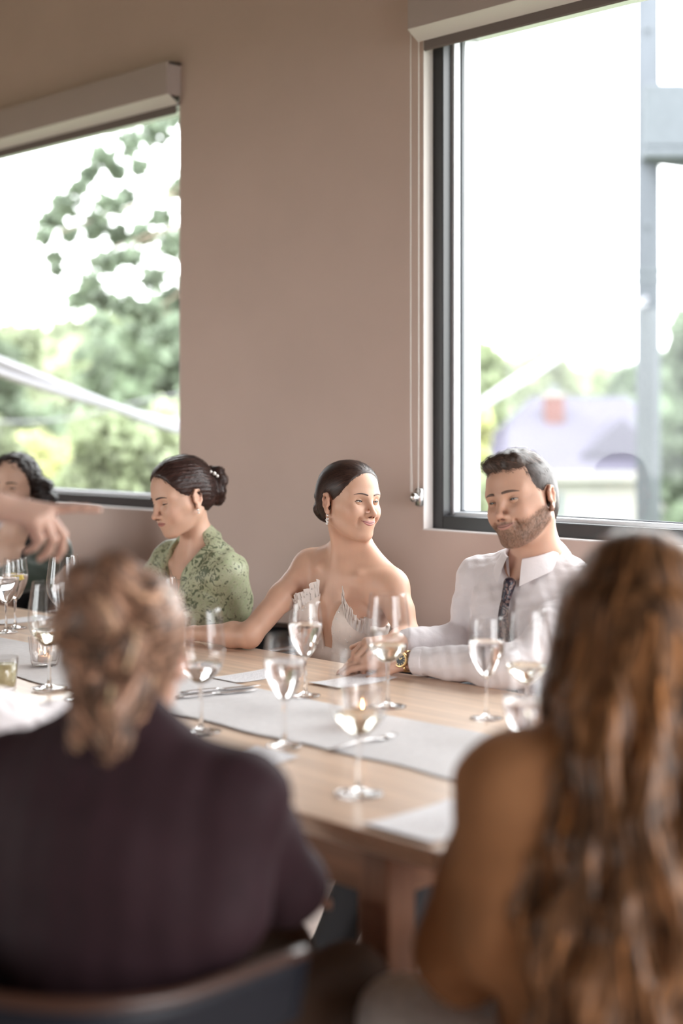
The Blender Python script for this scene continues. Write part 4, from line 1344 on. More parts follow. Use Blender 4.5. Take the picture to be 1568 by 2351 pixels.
# gown: bodice with deep notch, ruffles, beads, skirt
m_gown = mat('ivory_tulle', (0.80, 0.70, 0.64), 0.7, noise=(40, .05), bump=(120, .25, (1, 1, 1), .002))
def neckline(L):
    ax = np.abs(L[:, 0] + .004)
    v = np.where(ax < .045, -.335 + (ax / .045) * .225, -.110 - (ax - .045) * .95)
    return np.where(L[:, 1] > -.01, v, -.19)
bod = inflate(torso_prims(TB, True)[:3] + [q for q in torso_prims(TB, True)[3:] if q['t'] == 'e'], .0075)
bod += [clip(lambda Pt: (TB.loc(Pt)[:, 2] - neckline(TB.loc(Pt))) * .55, .003)]
solid('gown_bodice', bod, .004, m_gown, bride, 2)
m_ruffle = mat('ivory_tulle_ruffle', (0.84, 0.77, 0.73), 0.8, Alpha=.85)
full = inflate(torso_prims(TB, True), .009)
for s in (1, -1):
    edge = []
    for t in np.linspace(0, 1, 60):
        ax = .043 + t * .088
        z = -.112 - (ax - .045) * .95
        st = TB.p((s * ax - .004, .30, z))
        edge.append(TB.loc(trace(full, st, TB.d((0, -1, 0)))[None])[0])
    edge = np.array(edge)
    def rf(i, j, edge=edge, s=s):
        k = min(59, int(i * 59)); e = edge[k]
        w = math.sin(i * 75 + 1.5 * math.sin(i * 20))
        o = unit((e[0] * .8, e[1] + .02, 0))
        ht = .040 + .004 * math.sin(i * 40 + 1) + .005 * math.sin(i * 13)
        return TB.p(e + o * (-.002 + .005 * j * w + .006 * j) + np.array((s * .004 * j * w, 0, -.006 + (ht + .006) * j)))
    mb = MB().grid(rf, 200, 6); mb.build('ruffle', m_ruffle, bride, True)
    mb = MB().grid(lambda i, j: np.asarray(rf(i, j * .6)) + TB.d((0, .003, -.001)), 120, 5); mb.build('ruffle', m_ruffle, bride, True)
m_pearl = mat('pearl', (0.82, 0.78, 0.74), 0.15, Specular_IOR_Level=.8)
mb = MB()
for _ in range(90):
    x = rs.uniform(-.125, .125); z = rs.uniform(-.43, -.13)
    if z > neckline(np.array([[x, .1, 0]]))[0] - .006: continue
    pt = trace(bod, TB.p((x, .30, z)), TB.d((0, -1, 0)))
    if abs(TB.loc(pt[None])[0][1]) > .25: continue
    mb.ball(tuple(pt), rs.choice([.0018, .0024, .003]), 8)
o = mb.build('pearls', m_pearl, bride, True); o['kind'] = 'stuff'
hipB = np.array((-2.965, 3.03, .545))
solid('gown_skirt', [cap(TB.p((0, 0, -.36)), hipB, .125, .15, .05), on_seat()], .008, m_gown, bride)
lower_body('skirt_lap', hipB, (0, -1, 0), bride, m_gown, True, skirt=True)
m_silver = mat('crystal_silver', (0.82, 0.80, 0.78), 0.12, Metallic=.7)
for s in (1, -1):
    er = HB.p((s * .080, -.008, -.044)); mb = MB()
    for a, b, r in ((0, 0, .0035), (.002, -.010, .0042), (-.002, -.014, .0042), (.001, -.019, .0045), (0, -.025, .0042)):
        mb.ball(tuple(er + HB.d((0, a, b))), r, 8)
    mb.build('earring', m_silver, bride, True)

# ================================================================== the groom
SKIN_G = (0.58, 0.35, 0.255)
HAIR_G = (0.095, 0.064, 0.052)
groom = person('groom with short brown hair and beard, white shirt and dark paisley tie', None)
TG = frame_cam(P(1222, 1292, 3.76), -46, 8, 2, 1.0)
HG = frame_cam(P(1197, 1148, 3.72), -43, 1, -12, 1.05)
hp = head_prims(HG, True, .7)
tp = torso_prims(TG, False)
Jr, Jl = shoulder(TG, 1, False), shoulder(TG, -1, False)
Er = P(1064, 1486, 3.90); Wr = P(915, 1478, 3.76); Wr[2] = .835
El = P(1190, 1553, 3.50); El[2] = .816
Wl = P(925, 1523, 3.69); Wl[2] = .797
hr = hand_frame(Wr, P(850, 1482, 3.70) - Wr, UP + FWD * -.3, 1, 1.04); hl = hand_frame(Wl, (P(850, 1520, 3.70) - Wl) * (1, 1, .2), UP * .9 - FWD * .3, -1, 1.04)
bp = hp + neck_prims(HG, TG, .058) + tp + arm_prims(Jr, Er, Wr, False, .82) + arm_prims(Jl, El, Wl, False, .82) \
    + hand_prims(hr, ((42, 45, 25), (44, 45, 25), (46, 46, 25), (48, 46, 25))) + hand_prims(hl, ((12, 22, 14), (13, 24, 14), (14, 26, 14), (16, 28, 14))) + [on_table()]
ex = face_extras(HG, hp, SKIN_G, (0.47, 0.24, 0.20), tuple(np.array(HAIR_G) * 1.4), (12, 7), False, .75, brow_r=.0024, mouth_w=.026, brow_arch=.003)
V, F_ = sdf_mesh(hp + neck_prims(HG, TG, .058), .004)
ms = np.array((.17, .095, .062))
rs = np.random.RandomState(2)
bm = lambda Pt: rs.rand(len(Pt)) < beard_mask(HG.loc(Pt)) * .95
nearhead = HG.loc(V[F_].mean(1))
sel = F_[(np.linalg.norm(nearhead, axis=1) < .17) & (beard_mask(nearhead) > .15)]
def flow_beard(Pt):
    L = HG.loc(Pt); return np.stack([np.sign(L[:, 0]) * .15, np.full(len(L), .35), np.full(len(L), -1.0)], 1) @ HG.A
ev, ef, ec = strands(hp + neck_prims(HG, TG, .058), V, sel, 6500, flow_beard, .0055, .00055, 2, tones((.15, .088, .058), .40, tint=(1.2, 1.0, .9)), rs, .0010, .35, bm)
ex.append((ev, ef, ec))
solid('body', bp, .0029, m_skin, groom, 2, paint_skin(HG, SKIN_G, .5, (.33, .20, .145), True), extra=ex)
eyes(HG, groom, (8, 0), (.05, .03, .02))
side_h = [HG.ell((0, -.016, .036), (.0785, .0975, .0815), .02), HG.ell((0, .012, .042), (.0685, .062, .064), .02), HG.ell((0, -.050, -.025), (.060, .050, .060), .04), hairline(HG, .020, .75, .0, 3.2), *ear_cut(HG),
          clip(lambda Pt: (-.075 - HG.loc(Pt)[:, 2]) * HG.sc)]
top_h = [HG.ell((0, -.004, .054), (.072, .088, .076), .02), HG.cap((-.045, .052, .098), (.035, .060, .096), .012, .014, .03), clip(lambda Pt: (.056 + .25 * np.abs(HG.loc(Pt)[:, 0]) - HG.loc(Pt)[:, 2]) * .9, .02), hairline(HG, .030, .62, .0, .0),
         disp(lambda Pt: .0022 * wob(Pt, 160, 1))]
def flow_side(Pt):
    L = HG.loc(Pt); return np.stack([np.zeros(len(L)), np.full(len(L), -.5), np.full(len(L), -1.0)], 1) @ HG.A
def flow_top(Pt):
    L = HG.loc(Pt); return np.stack([np.full(len(L), .55), np.full(len(L), .8), .35 - 8 * np.clip(L[:, 2] - .12, -.05, .05)], 1) @ HG.A
hair_mesh('hair', side_h, .003, groom, flow_side, 4200, .016, .0008, (.085, .062, .054), rs, 3, .35, .0012, .3)
hair_mesh('hair', top_h, .003, groom, flow_top, 2600, .034, .0010, HAIR_G, rs, 4, .5, .004, .22, tint=(1.1, 1, .95))
# shirt
m_shirt = mat('white_cotton', (0.80, 0.75, 0.765), 0.8, bump=(14, .55, (1, 1, 1), .012))
fold = lambda A, f, sd, st=(1, 1, 1): disp(lambda Pt: A * wob(Pt, f, sd, 5, st))
sh = inflate(tp, .010) + inflate(arm_prims(Jr, Er, Er + (Wr - Er) * .86, False), .013) + inflate(arm_prims(Jl, El, El + (Wl - El) * .84, False), .013)
sh[-1]['rb'] = .037; sh[-5]['rb'] = .036
sh += [fold(.0055, 34, 1, (1, 1, .6)), fold(.0025, 80, 2)]
sh += [clip(lambda Pt: np.where(np.linalg.norm(TG.loc(Pt)[:, :2] - np.array((0, -.005)), axis=1) < .078, TG.loc(Pt)[:, 2] - .012 + .6 * np.clip(TG.loc(Pt)[:, 1], 0, .1), -1), .002)]
sh += [on_table()]
solid('shirt', sh, .0042, m_shirt, groom, 1)
for E_, W_r, rr, en in ((Er, Wr, .036, .93), (El, Wl, .0345, .895)):
    d = unit(W_r - E_); a = E_ + (W_r - E_) * .78; b = E_ + (W_r - E_) * en
    solid('cuff', [cap(a, b, rr + .002, rr, .01), clip(lambda Pt, b=b, d=d: (Pt - b) @ d), clip(lambda Pt, a=a, d=d: (a - Pt) @ d), on_table()], .003, m_shirt, groom)
def collar(T, r0, material, parent, h=.040, drop=.050, wide=.024, gap=22, zc=-.012):
    c0 = np.array((0, -.010, zc))
    def pt(i, j):
        a = R(-180 + gap + (360 - 2 * gap) * i)            # 0 = back
        f = abs(a) / math.pi
        w = math.sin(a), -math.cos(a)
        if j < .4: k = j / .4; r = r0; z = -.03 + (h + .03) * k; rr = r - .004
        else:
            k = (j - .4) / .6
            rr = r0 - .002 + wide * k * (1 + .35 * f ** 3); z = h - (h * .85 + drop * f ** 4) * k + .004 * math.sin(math.pi * k)
        y = w[1] * rr * 1.05
        return T.p(c0 + np.array((w[0] * rr, y + .012 * f, z - .030 * f)))
    MB().grid(pt, 60, 14).build('collar', material, parent, True)
collar(TG, .072, m_shirt, groom, .042, .052, .028, 20, .016)
m_tie, nt, b = new_mat('dark_paisley_silk')
tc = nt.nodes.new('ShaderNodeTexCoord'); vo = nt.nodes.new('ShaderNodeTexVoronoi'); vo.feature = 'SMOOTH_F1'; vo.inputs['Scale'].default_value = 90
nz = nt.nodes.new('ShaderNodeTexNoise'); nz.inputs['Scale'].default_value = 60
mxv = nt.nodes.new('ShaderNodeVectorMath'); mxv.operation = 'MULTIPLY_ADD'; mxv.inputs[1].default_value = (.02, .02, .02)
nt.links.new(tc.outputs['Object'], nz.inputs['Vector']); nt.links.new(nz.outputs['Color'], mxv.inputs[0]); nt.links.new(tc.outputs['Object'], mxv.inputs[2]); nt.links.new(mxv.outputs[0], vo.inputs['Vector'])
rp = nt.nodes.new('ShaderNodeValToRGB'); rp.color_ramp.interpolation = 'CONSTANT'
rp.color_ramp.elements[0].color = (.16, .10, .10, 1); rp.color_ramp.elements[1].position = .30; rp.color_ramp.elements[1].color = (.022, .018, .03, 1)
e = rp.color_ramp.elements.new(.55); e.color = (.20, .13, .12, 1); e = rp.color_ramp.elements.new(.68); e.color = (.03, .022, .035, 1)
nt.links.new(vo.outputs['Distance'], rp.inputs['Fac']); nt.links.new(rp.outputs['Color'], b.inputs['Base Color']); setp(b, Roughness=.4)
tie_pts = []
shs = inflate(tp, .019)
for z in np.linspace(-.068, -.42, 26): tie_pts.append(TG.loc(trace(shs, TG.p((0, .35, z)), TG.d((0, -1, 0)))[None])[0])
y0 = tie_pts[0][1]
solid('tie_knot', [TG.cap((0, y0 - .014, -.034), (0, y0 + .006, -.072), .0165, .0120, .01)], .003, m_tie, groom)
def tie(i, j):
    k = i * 25; a = int(min(24, k)); e = tie_pts[a] * (1 - (k - a)) + tie_pts[a + 1] * (k - a)
    w = .014 + .026 * i
    u = 2 * j - 1
    return TG.p(e + np.array((w * u, .004 + .004 * (1 - u * u), 0)))
MB().grid(tie, 40, 9).build('tie_blade', m_tie, groom, True)
m_placket = m_shirt
m_black_cloth = mat('black_wool', (0.014, 0.013, 0.015), 0.8)
hipG = np.array((-2.335, 3.05, .545))
lower_body('trousers', hipG, (0, -1, 0), groom, m_black_cloth, shin=.30)
solid('trousers', [cap(TG.p((0, 0, -.42)), hipG, .15, .155, .05), on_seat()], .009, m_black_cloth, groom)
# wristwatch
m_gold = mat('gold', (0.80, 0.55, 0.26), 0.22, Metallic=1.0)
m_dial = mat('black_dial', (0.012, 0.010, 0.010), 0.25)
wc = Wl + unit(El - Wl) * .012
ax = unit(El - Wl)                                   # along the arm
nrm = -FWD * .93 + UP * .25 - RGT * .15; nrm = unit(nrm - ax * (nrm @ ax))
watch = thing('wristwatch', 'gold wristwatch with black dial and metal link bracelet on the groom\'s wrist', 'watch', tuple(wc))
Mw = Matrix(((ax[0], np.cross(nrm, ax)[0], nrm[0], 0), (ax[1], np.cross(nrm, ax)[1], nrm[1], 0), (ax[2], np.cross(nrm, ax)[2], nrm[2], 0), (0, 0, 0, 1)))
RW = .0245
def wpart(name, mb, m, sm=True): mb.xf(Mw); return mb.build(name, m, watch, sm)
wpart('case', MB().lathe([(.0005, RW - .001), (.0185, RW - .001), (.0195, RW + .002), (.0195, RW + .007), (.0175, RW + .0085)], 36), m_gold)
wpart('bezel', MB().lathe([(.0155, RW + .0085), (.0175, RW + .0095), (.0195, RW + .0080)], 36), m_gold)
wpart('dial', MB().lathe([(.0002, RW + .0084), (.0160, RW + .0084)], 36), m_dial)
for h in range(12):
    a = R(30 * h); mb = MB().box(.0118, .0145, -.0005, .0005, RW + .0085, RW + .0092); mb.xf(Matrix.Rotation(a, 4, 'Z')); wpart('marker', mb, m_gold, False)
for a, l, w in ((35, .008, .0007), (120, .012, .0005)):
    mb = MB().box(0, l, -w, w, RW + .0093, RW + .0098); mb.xf(Matrix.Rotation(R(a), 4, 'Z')); wpart('hand', mb, m_gold, False)
for i in range(22):
    a = R(38 + i * (284 / 21))
    mb = MB().box(-.0085, .0085, -.0036, .0036, RW + .0005, RW + .0035, .001)
    mb.xf(Matrix.Rotation(a, 4, 'X')); wpart('link', mb, m_gold if i % 1 else m_gold, False)
chair(-2.975, 3.06, R(180), 'dark wrapped-back chair under the bride')
chair(-2.33, 3.08, R(180), 'dark wrapped-back chair under the groom')
# ================================================================== woman in the green wrap
SKIN_C = (0.60, 0.37, 0.27)
HAIR_C = (0.050, 0.026, 0.022)
green = person('woman looking down, dark hair pinned up, wearing a green patterned wrap', None)
TC = frame_cam(P(446, 1262, 4.58), -52, 10, 3, 1.0)
HC_ = frame_cam(P(414, 1143, 4.54), -54, 14, -3, 1.0)
hp = head_prims(HC_, False, .2)
tp = torso_prims(TC, True)
Jr, Jl = shoulder(TC, 1), shoulder(TC, -1)
El = P(545, 1465, 4.42); Wl = P(470, 1490, 4.15); Wl = np.array((-3.58, 2.70, .787))
El = np.array((-3.44, 2.92, .84))
Er = np.array((-3.86, 2.90, .84)); Wr = np.array((-3.80, 2.66, .787))
hr = hand_frame(Wr, (.2, -1, 0), UP, 1); hl = hand_frame(Wl, (-.5, -.8, 0), UP, -1)
bp = hp + neck_prims(HC_, TC, .0425) + tp + clavicles(TC) + arm_prims(Jr, Er, Wr) + arm_prims(Jl, El, Wl) + hand_prims(hr) + hand_prims(hl) + [on_table()]
ex = face_extras(HC_, hp, SKIN_C, (0.46, 0.18, 0.15), HAIR_C, (2, 9), True, .15, brow_arch=.005)
solid('body', bp, .0032, m_skin, green, 2, paint_skin(HC_, SKIN_C, .5), extra=ex)
eyes(HC_, green, (0, -25))
rs = np.random.RandomState(4)
cap_c = [HC_.ell((0, -.018, .042), (.084, .103, .090), .02), HC_.ell((0, .018, .048), (.0715, .0645, .0675), .02), HC_.ell((0, -.062, -.005), (.066, .050, .060), .04), hairline(HC_, .012, 1.0, 0, 4.0), *ear_cut(HC_)]
for i in range(9):
    a = i * .7
    cap_c.append(HC_.ell((.036 * math.cos(a), -.132 + .014 * math.sin(2 * a), .004 + .044 * math.sin(a)), (.021, .024, .022), .010))
cap_c.append(disp(lambda Pt: .0022 * wob(Pt, 120, 3)))
def flow_c(Pt):
    L = HC_.loc(Pt); d = unit_rows(np.array((0, -.125, .012)) - L)
    sw = np.stack([-(L[:, 2] - .012), np.zeros(len(L)), L[:, 0]], 1)
    return np.where((L[:, 1] < -.10)[:, None], unit_rows(sw), d) @ HC_.A
hair_mesh('hair', cap_c, .0034, green, flow_c, 4200, .045, .0013, HAIR_C, rs, 4, .5, .0025, .15, tint=(1.05, .95, .9))
mb = MB().ball(tuple(HC_.p((-.060, -.108, .050))), .0065, 10); mb.ball(tuple(HC_.p((-.064, -.114, .040))), .0055, 10); mb.ball(tuple(HC_.p((-.054, -.100, .058))), .005, 10)
mb.build('hair_pin', m_pearl, green, True)
MB().ball(tuple(HC_.p((-.080, -.008, -.042))), .0042, 10).ball(tuple(HC_.p((-.080, -.008, -.052))), .0036, 10).build('earring', m_pearl, green, True)
m_gwrap, nt, b = new_mat('green_patterned_silk')
tc = nt.nodes.new('ShaderNodeTexCoord'); n1 = nt.nodes.new('ShaderNodeTexNoise'); n1.inputs['Scale'].default_value = 55; n1.inputs['Detail'].default_value = 5; n1.inputs['Distortion'].default_value = 1.6
n2 = nt.nodes.new('ShaderNodeTexNoise'); n2.inputs['Scale'].default_value = 7
ad = nt.nodes.new('ShaderNodeMath'); ad.operation = 'MULTIPLY_ADD'; ad.inputs[1].default_value = .35
nt.links.new(tc.outputs['Object'], n1.inputs['Vector']); nt.links.new(tc.outputs['Object'], n2.inputs['Vector'])
nt.links.new(n2.outputs['Fac'], ad.inputs[0]); nt.links.new(n1.outputs['Fac'], ad.inputs[2])
rp = nt.nodes.new('ShaderNodeValToRGB')
rp.color_ramp.elements[0].position = .57; rp.color_ramp.elements[0].color = (.10, .12, .065, 1)
rp.color_ramp.elements[1].position = .67; rp.color_ramp.elements[1].color = (.40, .40, .27, 1)
e = rp.color_ramp.elements.new(.80); e.color = (.33, .36, .22, 1)
nt.links.new(ad.outputs[0], rp.inputs['Fac']); nt.links.new(rp.outputs['Color'], b.inputs['Base Color']); setp(b, Roughness=.55)
wr = inflate(torso_prims(TC, True)[:3], .014) + inflate(torso_prims(TC, True)[3:], .016)
wr += inflate(arm_prims(Jr, Er, Er + (Wr - Er) * .7), .024) + inflate(arm_prims(Jl, El, El + (Wl - El) * .7), .024)
for s in (-1, 1):
    wr += [TC.cap((s * .020, -.070, .030), (s * .068, -.015, .022), .022, .020, .02), TC.cap((s * .068, -.015, .022), (s * .078, .065, -.060), .020, .022, .03), TC.cap((s * .078, .070, -.060), (s * .055, .125, -.24), .024, .028, .03)]
def vneck(T, w, z0, slope, ymin=.0):
    def fn(Pt):
        L = T.loc(Pt)
        return np.where(L[:, 1] > ymin, np.minimum((w + slope * np.clip(L[:, 2] - z0, -.05, 1)) - np.abs(L[:, 0]), L[:, 2] - z0 + .02), -1.0) * .8
    return clip(fn, .004)
wr += [fold(.006, 26, 3, (1, 1, .5)), fold(.0025, 70, 4), vneck(TC, .022, -.20, .30), on_table()]
solid('wrap', wr, .0045, m_gwrap, green, 1)
m_dress_c = mat('bronze_dress', (0.30, 0.20, 0.13), 0.6)
hipC = np.array((-3.60, 3.04, .545))
solid('dress', [cap(TC.p((0, 0, -.38)), hipC, .125, .15, .05), on_seat()], .008, m_dress_c, green)
lower_body('dress_lap', hipC, (0, -1, 0), green, m_dress_c, True, skirt=True)
MB().tube([tuple(trace(bp, TC.p((.055 * math.sin(a), .25, -.045 - .035 * math.cos(a))), TC.d((0, -1, 0))) + TC.d((0, .001, 0))) for a in np.linspace(-1.2, 1.2, 15)], .0008, 5).build('necklace', m_silver, green, True)
chair(-3.60, 3.07, R(180), 'dark wrapped-back chair under the woman in the green wrap')

# ================================================================== woman in black at the far end
SKIN_D = (0.56, 0.36, 0.27)
blk = person('woman with dark curly hair in a black plunging dress and dark green shawl', None)
TD = frame_cam(P(30, 1226, 5.48), -16, 6, 0, 1.0)
HD = frame_cam(P(30, 1117, 5.43), -12, 2, 4, 1.0)
hp = head_prims(HD, False, .2)
tp = torso_prims(TD, True)
Jr, Jl = shoulder(TD, 1), shoulder(TD, -1)
Er = np.array((-5.18, 2.88, .86)); Wr = np.array((-5.05, 2.62, .79))
El = np.array((-4.62, 2.95, .85)); Wl = np.array((-4.62, 2.68, .815))
hr = hand_frame(Wr, (.4, -1, 0), UP, 1); hl = hand_frame(Wl, (-.15, -1, .15), UP * .3 + np.array((1, 0, 0)), -1)
bp = hp + neck_prims(HD, TD, .0425) + tp + clavicles(TD) + arm_prims(Jr, Er, Wr) + arm_prims(Jl, El, Wl) + hand_prims(hr) + hand_prims(hl, ((35, 40, 25),) * 4) + [on_table(), on_seat()]
ex = face_extras(HD, hp, SKIN_D, (0.42, 0.16, 0.14), (.02, .014, .012), (11, 8), True, .2)
solid('body', bp, .0036, m_skin, blk, 2, paint_skin(HD, SKIN_D, .4), extra=ex)
eyes(HD, blk, (10, -5))
rs = np.random.RandomState(6)
cap_d = [HD.ell((0, -.022, .036), (.092, .106, .092), .02), hairline(HD, .000, .80, 0.0)]
cl_ = []
for s in (-1, 1):
    for i in range(16):
        z = .03 - i * .017
        cl_.append(HD.ell((s * (.092 + .020 * math.sin(i * 1.9) + .03 * min(1, i / 5)), -.03 + .018 * math.cos(i * 2.3), z), (.024, .032, .022), .014))
for i in range(12): cl_.append(HD.ell((.055 * math.sin(i * 1.3), -.085 + .012 * math.cos(i), .03 - i * .02), (.045, .03, .03), .016))
cap_d += cl_ + [disp(lambda Pt: .005 * wob(Pt, 130, 5))]
def flow_d(Pt):
    L = HD.loc(Pt); return np.stack([np.sign(L[:, 0]) * .45, np.full(len(L), -.2), np.full(len(L), -.9)], 1) @ HD.A
hair_mesh('hair', cap_d, .0045, blk, flow_d, 3400, .05, .0022, (.028, .018, .016), rs, 7, .5, .005, .3, wave=1.2, tint=(1.1, .95, .9))
m_blk = mat('black_crepe', (0.010, 0.009, 0.010), 0.7)
dr_ = inflate(torso_prims(TD, True), .009) + [vneck(TD, .030, -.30, .16), on_seat()]
solid('dress', dr_, .0055, m_blk, blk)
m_gsh = mat('dark_green_velvet', (0.028, 0.048, 0.034), 0.6, Sheen_Weight=.3)
sw_ = inflate(arm_prims(Jr, Er, Er + (Wr - Er) * .6), .026) + inflate(arm_prims(Jl, El, El + (Wl - El) * .6), .026)
for s in (-1, 1): sw_ += [TD.cap((s * .10, -.055, -.02), (s * .165, -.01, -.06), .045, .055, .04), TD.cap((s * .14, .02, -.07), (s * .12, .09, -.32), .035, .035, .04)]
sw_ += [TD.cap((-.12, -.10, -.10), (.12, -.10, -.10), .04, .04, .05), fold(.005, 30, 6)]
solid('shawl', sw_, .006, m_gsh, blk)
hipD = np.array((-4.86, 3.04, .545))
solid('dress', [cap(TD.p((0, 0, -.38)), hipD, .125, .15, .05), on_seat()], .009, m_blk, blk)
lower_body('skirt_lap', hipD, (0, -1, 0), blk, m_blk, True, skirt=True)
chair(-4.86, 3.07, R(180), 'dark wrapped-back chair under the woman in black')

# ================================================================== guest in the dark blazer, back to the camera
blz = person('guest seen from behind in a dark maroon-grey blazer, streaked hair twisted up', None)
TE = frame_cam(P(292, 1716, 2.02), 166, 8, 0, 1.0)
HE = frame_cam(P(296, 1500, 2.08), 176, 4, 2, 1.0)
hp = head_prims(HE, False, 0)
tp = torso_prims(TE, True)
Jr, Jl = shoulder(TE, 1), shoulder(TE, -1)
Er = P(655, 2030, 2.06); Wr = P(500, 1880, 2.33); Wr[2] = .79
El = Jl + np.array((.0, .10, -.25)); Wl = El + np.array((.06, .23, .02))
hr = hand_frame(Wr, (-.5, .8, 0), UP, 1); hl = hand_frame(Wl, (.4, .9, 0), UP, -1)
bp = hp + neck_prims(HE, TE, .050) + tp + arm_prims(Jr, Er, Wr, True, .85) + arm_prims(Jl, El, Wl, True, .85) + hand_prims(hr) + hand_prims(hl) + [on_table(), on_seat()]
solid('body', bp, .005, m_skin, blz, 2, paint_skin(HE, (0.60, 0.36, 0.27), .8))
rs = np.random.RandomState(8)
HAIR_E = (0.25, 0.145, 0.098)
cap_e = [HE.ell((0, -.020, .036), (.086, .104, .092), .02), HE.ell((0, -.065, -.015), (.070, .050, .070), .04), hairline(HE, -.002, .80, 0)]
roll = [((-.035, -.115, .105), .030), ((.01, -.128, .112), .034), ((.045, -.118, .085), .030), ((.055, -.122, .04), .028), ((-.05, -.122, .05), .030), ((-.01, -.140, .055), .034), ((.02, -.142, .01), .034), ((-.025, -.138, -.02), .030), ((.005, -.135, -.06), .026)]
for c, r in roll: cap_e.append(HE.ell(c, (r, r * .7, r * 1.1), .014))
tail = [(.005, -.125, -.06), (.010, -.125, -.11), (-.004, -.118, -.15), (.004, -.112, -.185)]
for i in range(3):
    cap_e.append(HE.cap(tail[i], tail[i + 1], (.030, .026, .020)[i], (.026, .020, .006)[i], .02))
cap_e.append(HE.cap((-.03, -.125, -.05), (-.045, -.12, -.13), .020, .010, .02)); cap_e.append(HE.cap((.035, -.12, -.04), (.03, -.115, -.12), .020, .008, .02))
cap_e.append(disp(lambda Pt: .004 * wob(Pt, 90, 7)))
def flow_e(Pt):
    L = HE.loc(Pt); d = np.stack([.35 * np.sin(L[:, 2] * 40 + L[:, 0] * 30) - L[:, 0] * 5, np.full(len(L), -.4), np.where(L[:, 2] > -.02, .15 + .6 * np.sin(L[:, 0] * 50), -1.0)], 1)
    return d @ HE.A
hair_mesh('hair', cap_e, .005, blz, flow_e, 3600, .07, .0040, HAIR_E, rs, 5, .6, .004, .2, tint=(1.25, 1.2, 1.15), clump=.75, cfreq=55)
m_blazer = mat('maroon_grey_wool', (0.030, 0.0125, 0.017), 0.75, noise=(30, .1), bump=(20, .2, (1, 1, 1), .006), Specular_IOR_Level=.25)
bl = inflate(torso_prims(TE, True), .022)
for s in (-1, 1): bl += [TE.cap((s * .05, -.04, -.03), (s * .190, -.025, -.050), .042, .046, .03), TE.cap((s * .188, -.02, -.055), (s * .165, -.03, -.20), .046, .06, .04)]
bl += [TE.ell((0, -.035, -.20), (.185, .095, .20), .06), TE.ell((0, -.015, -.46), (.170, .130, .15), .06)]
bl += inflate(arm_prims(Jr, Er, Er + (Wr - Er) * .85), .024) + inflate(arm_prims(Jl, El, El + (Wl - El) * .85), .024)
bl += [fold(.004, 26, 8), vneck(TE, .045, -.25, .1), on_seat(), on_table()]
solid('blazer', bl, .006, m_blazer, blz, 2)
collar(TE, .070, m_blazer, blz, .045, .02, .026, 40)
hipE = np.array((-1.70, 1.16, .545))
m_brown = mat('dark_brown_wool', (0.06, 0.030, 0.015), 0.7)
solid('blazer_tail', [cap(TE.p((0, 0, -.40)), hipE + (0, 0, -.02), .165, .165, .05), clip(lambda Pt: .456 - Pt[:, 2])], .009, m_blazer, blz)
lower_body('trousers', hipE, (.03, 1, 0), blz, m_brown, knee_len=.44, shin=-.13)
chair(-1.67, 1.12, R(0), 'dark wrapped-back chair under the guest in the blazer')

# ================================================================== guest with long hair in the tan jacket, at the table's end
tan = person('guest seen from behind with long wavy golden-brown hair and a tan suede jacket', None)
TF = frame_cam(P(1452, 1705, 1.98), 186, 6, -2, 1.02)
HF = frame_cam(P(1462, 1420, 2.06), 178, 2, -2, 1.0)
hp = head_prims(HF, False, 0)
tp = torso_prims(TF, True)
Jr, Jl = shoulder(TF, 1), shoulder(TF, -1)
El = P(1056, 2190, 1.98); Wl = np.array((-1.36, 1.74, .655))
Er = Jr + np.array((.05, .12, -.27)); Wr = np.array((-1.17, 1.87, .655))
hr = hand_frame(Wr, (-.9, -.35, -.1), UP, 1); hl = hand_frame(Wl, (-.35, .5, -.1), UP, -1)
bp = hp + neck_prims(HF, TF, .050) + tp + arm_prims(Jr, Er, Wr, True, .85) + arm_prims(Jl, El, Wl, True, .85) + hand_prims(hr) + hand_prims(hl) + [on_seat()]
solid('body', bp, .005, m_skin, tan, 2, paint_skin(HF, (0.60, 0.38, 0.29), .6))
m_suede = mat('tan_suede', (0.29, 0.135, 0.060), 0.8, noise=(14, .10), bump=(24, .2, (1, 1, 1), .005), Specular_IOR_Level=.2)
jk = inflate(torso_prims(TF, True), .024)
for s in (-1, 1): jk += [TF.cap((s * .05, -.04, -.03), (s * .178, -.025, -.062), .042, .052, .05), TF.cap((s * .178, -.02, -.065), (s * .175, -.03, -.24), .052, .070, .05)]
jk += [TF.ell((0, -.03, -.22), (.20, .10, .22), .06), TF.ell((0, -.015, -.48), (.195, .140, .18), .06)]
jk += inflate(arm_prims(Jr, Er, Er + (Wr - Er) * .85), .028) + inflate(arm_prims(Jl, El, El + (Wl - El) * .85), .028)
jk += [fold(.005, 22, 9), vneck(TF, .045, -.25, .1), on_seat()]
solid('jacket', jk, .006, m_suede, tan, 2)
rs = np.random.RandomState(10)
HAIR_F = (0.18, 0.085, 0.038)
cap_f = [HF.ell((0, -.020, .036), (.092, .108, .096), .02), hairline(HF, .0, .85, 0)]
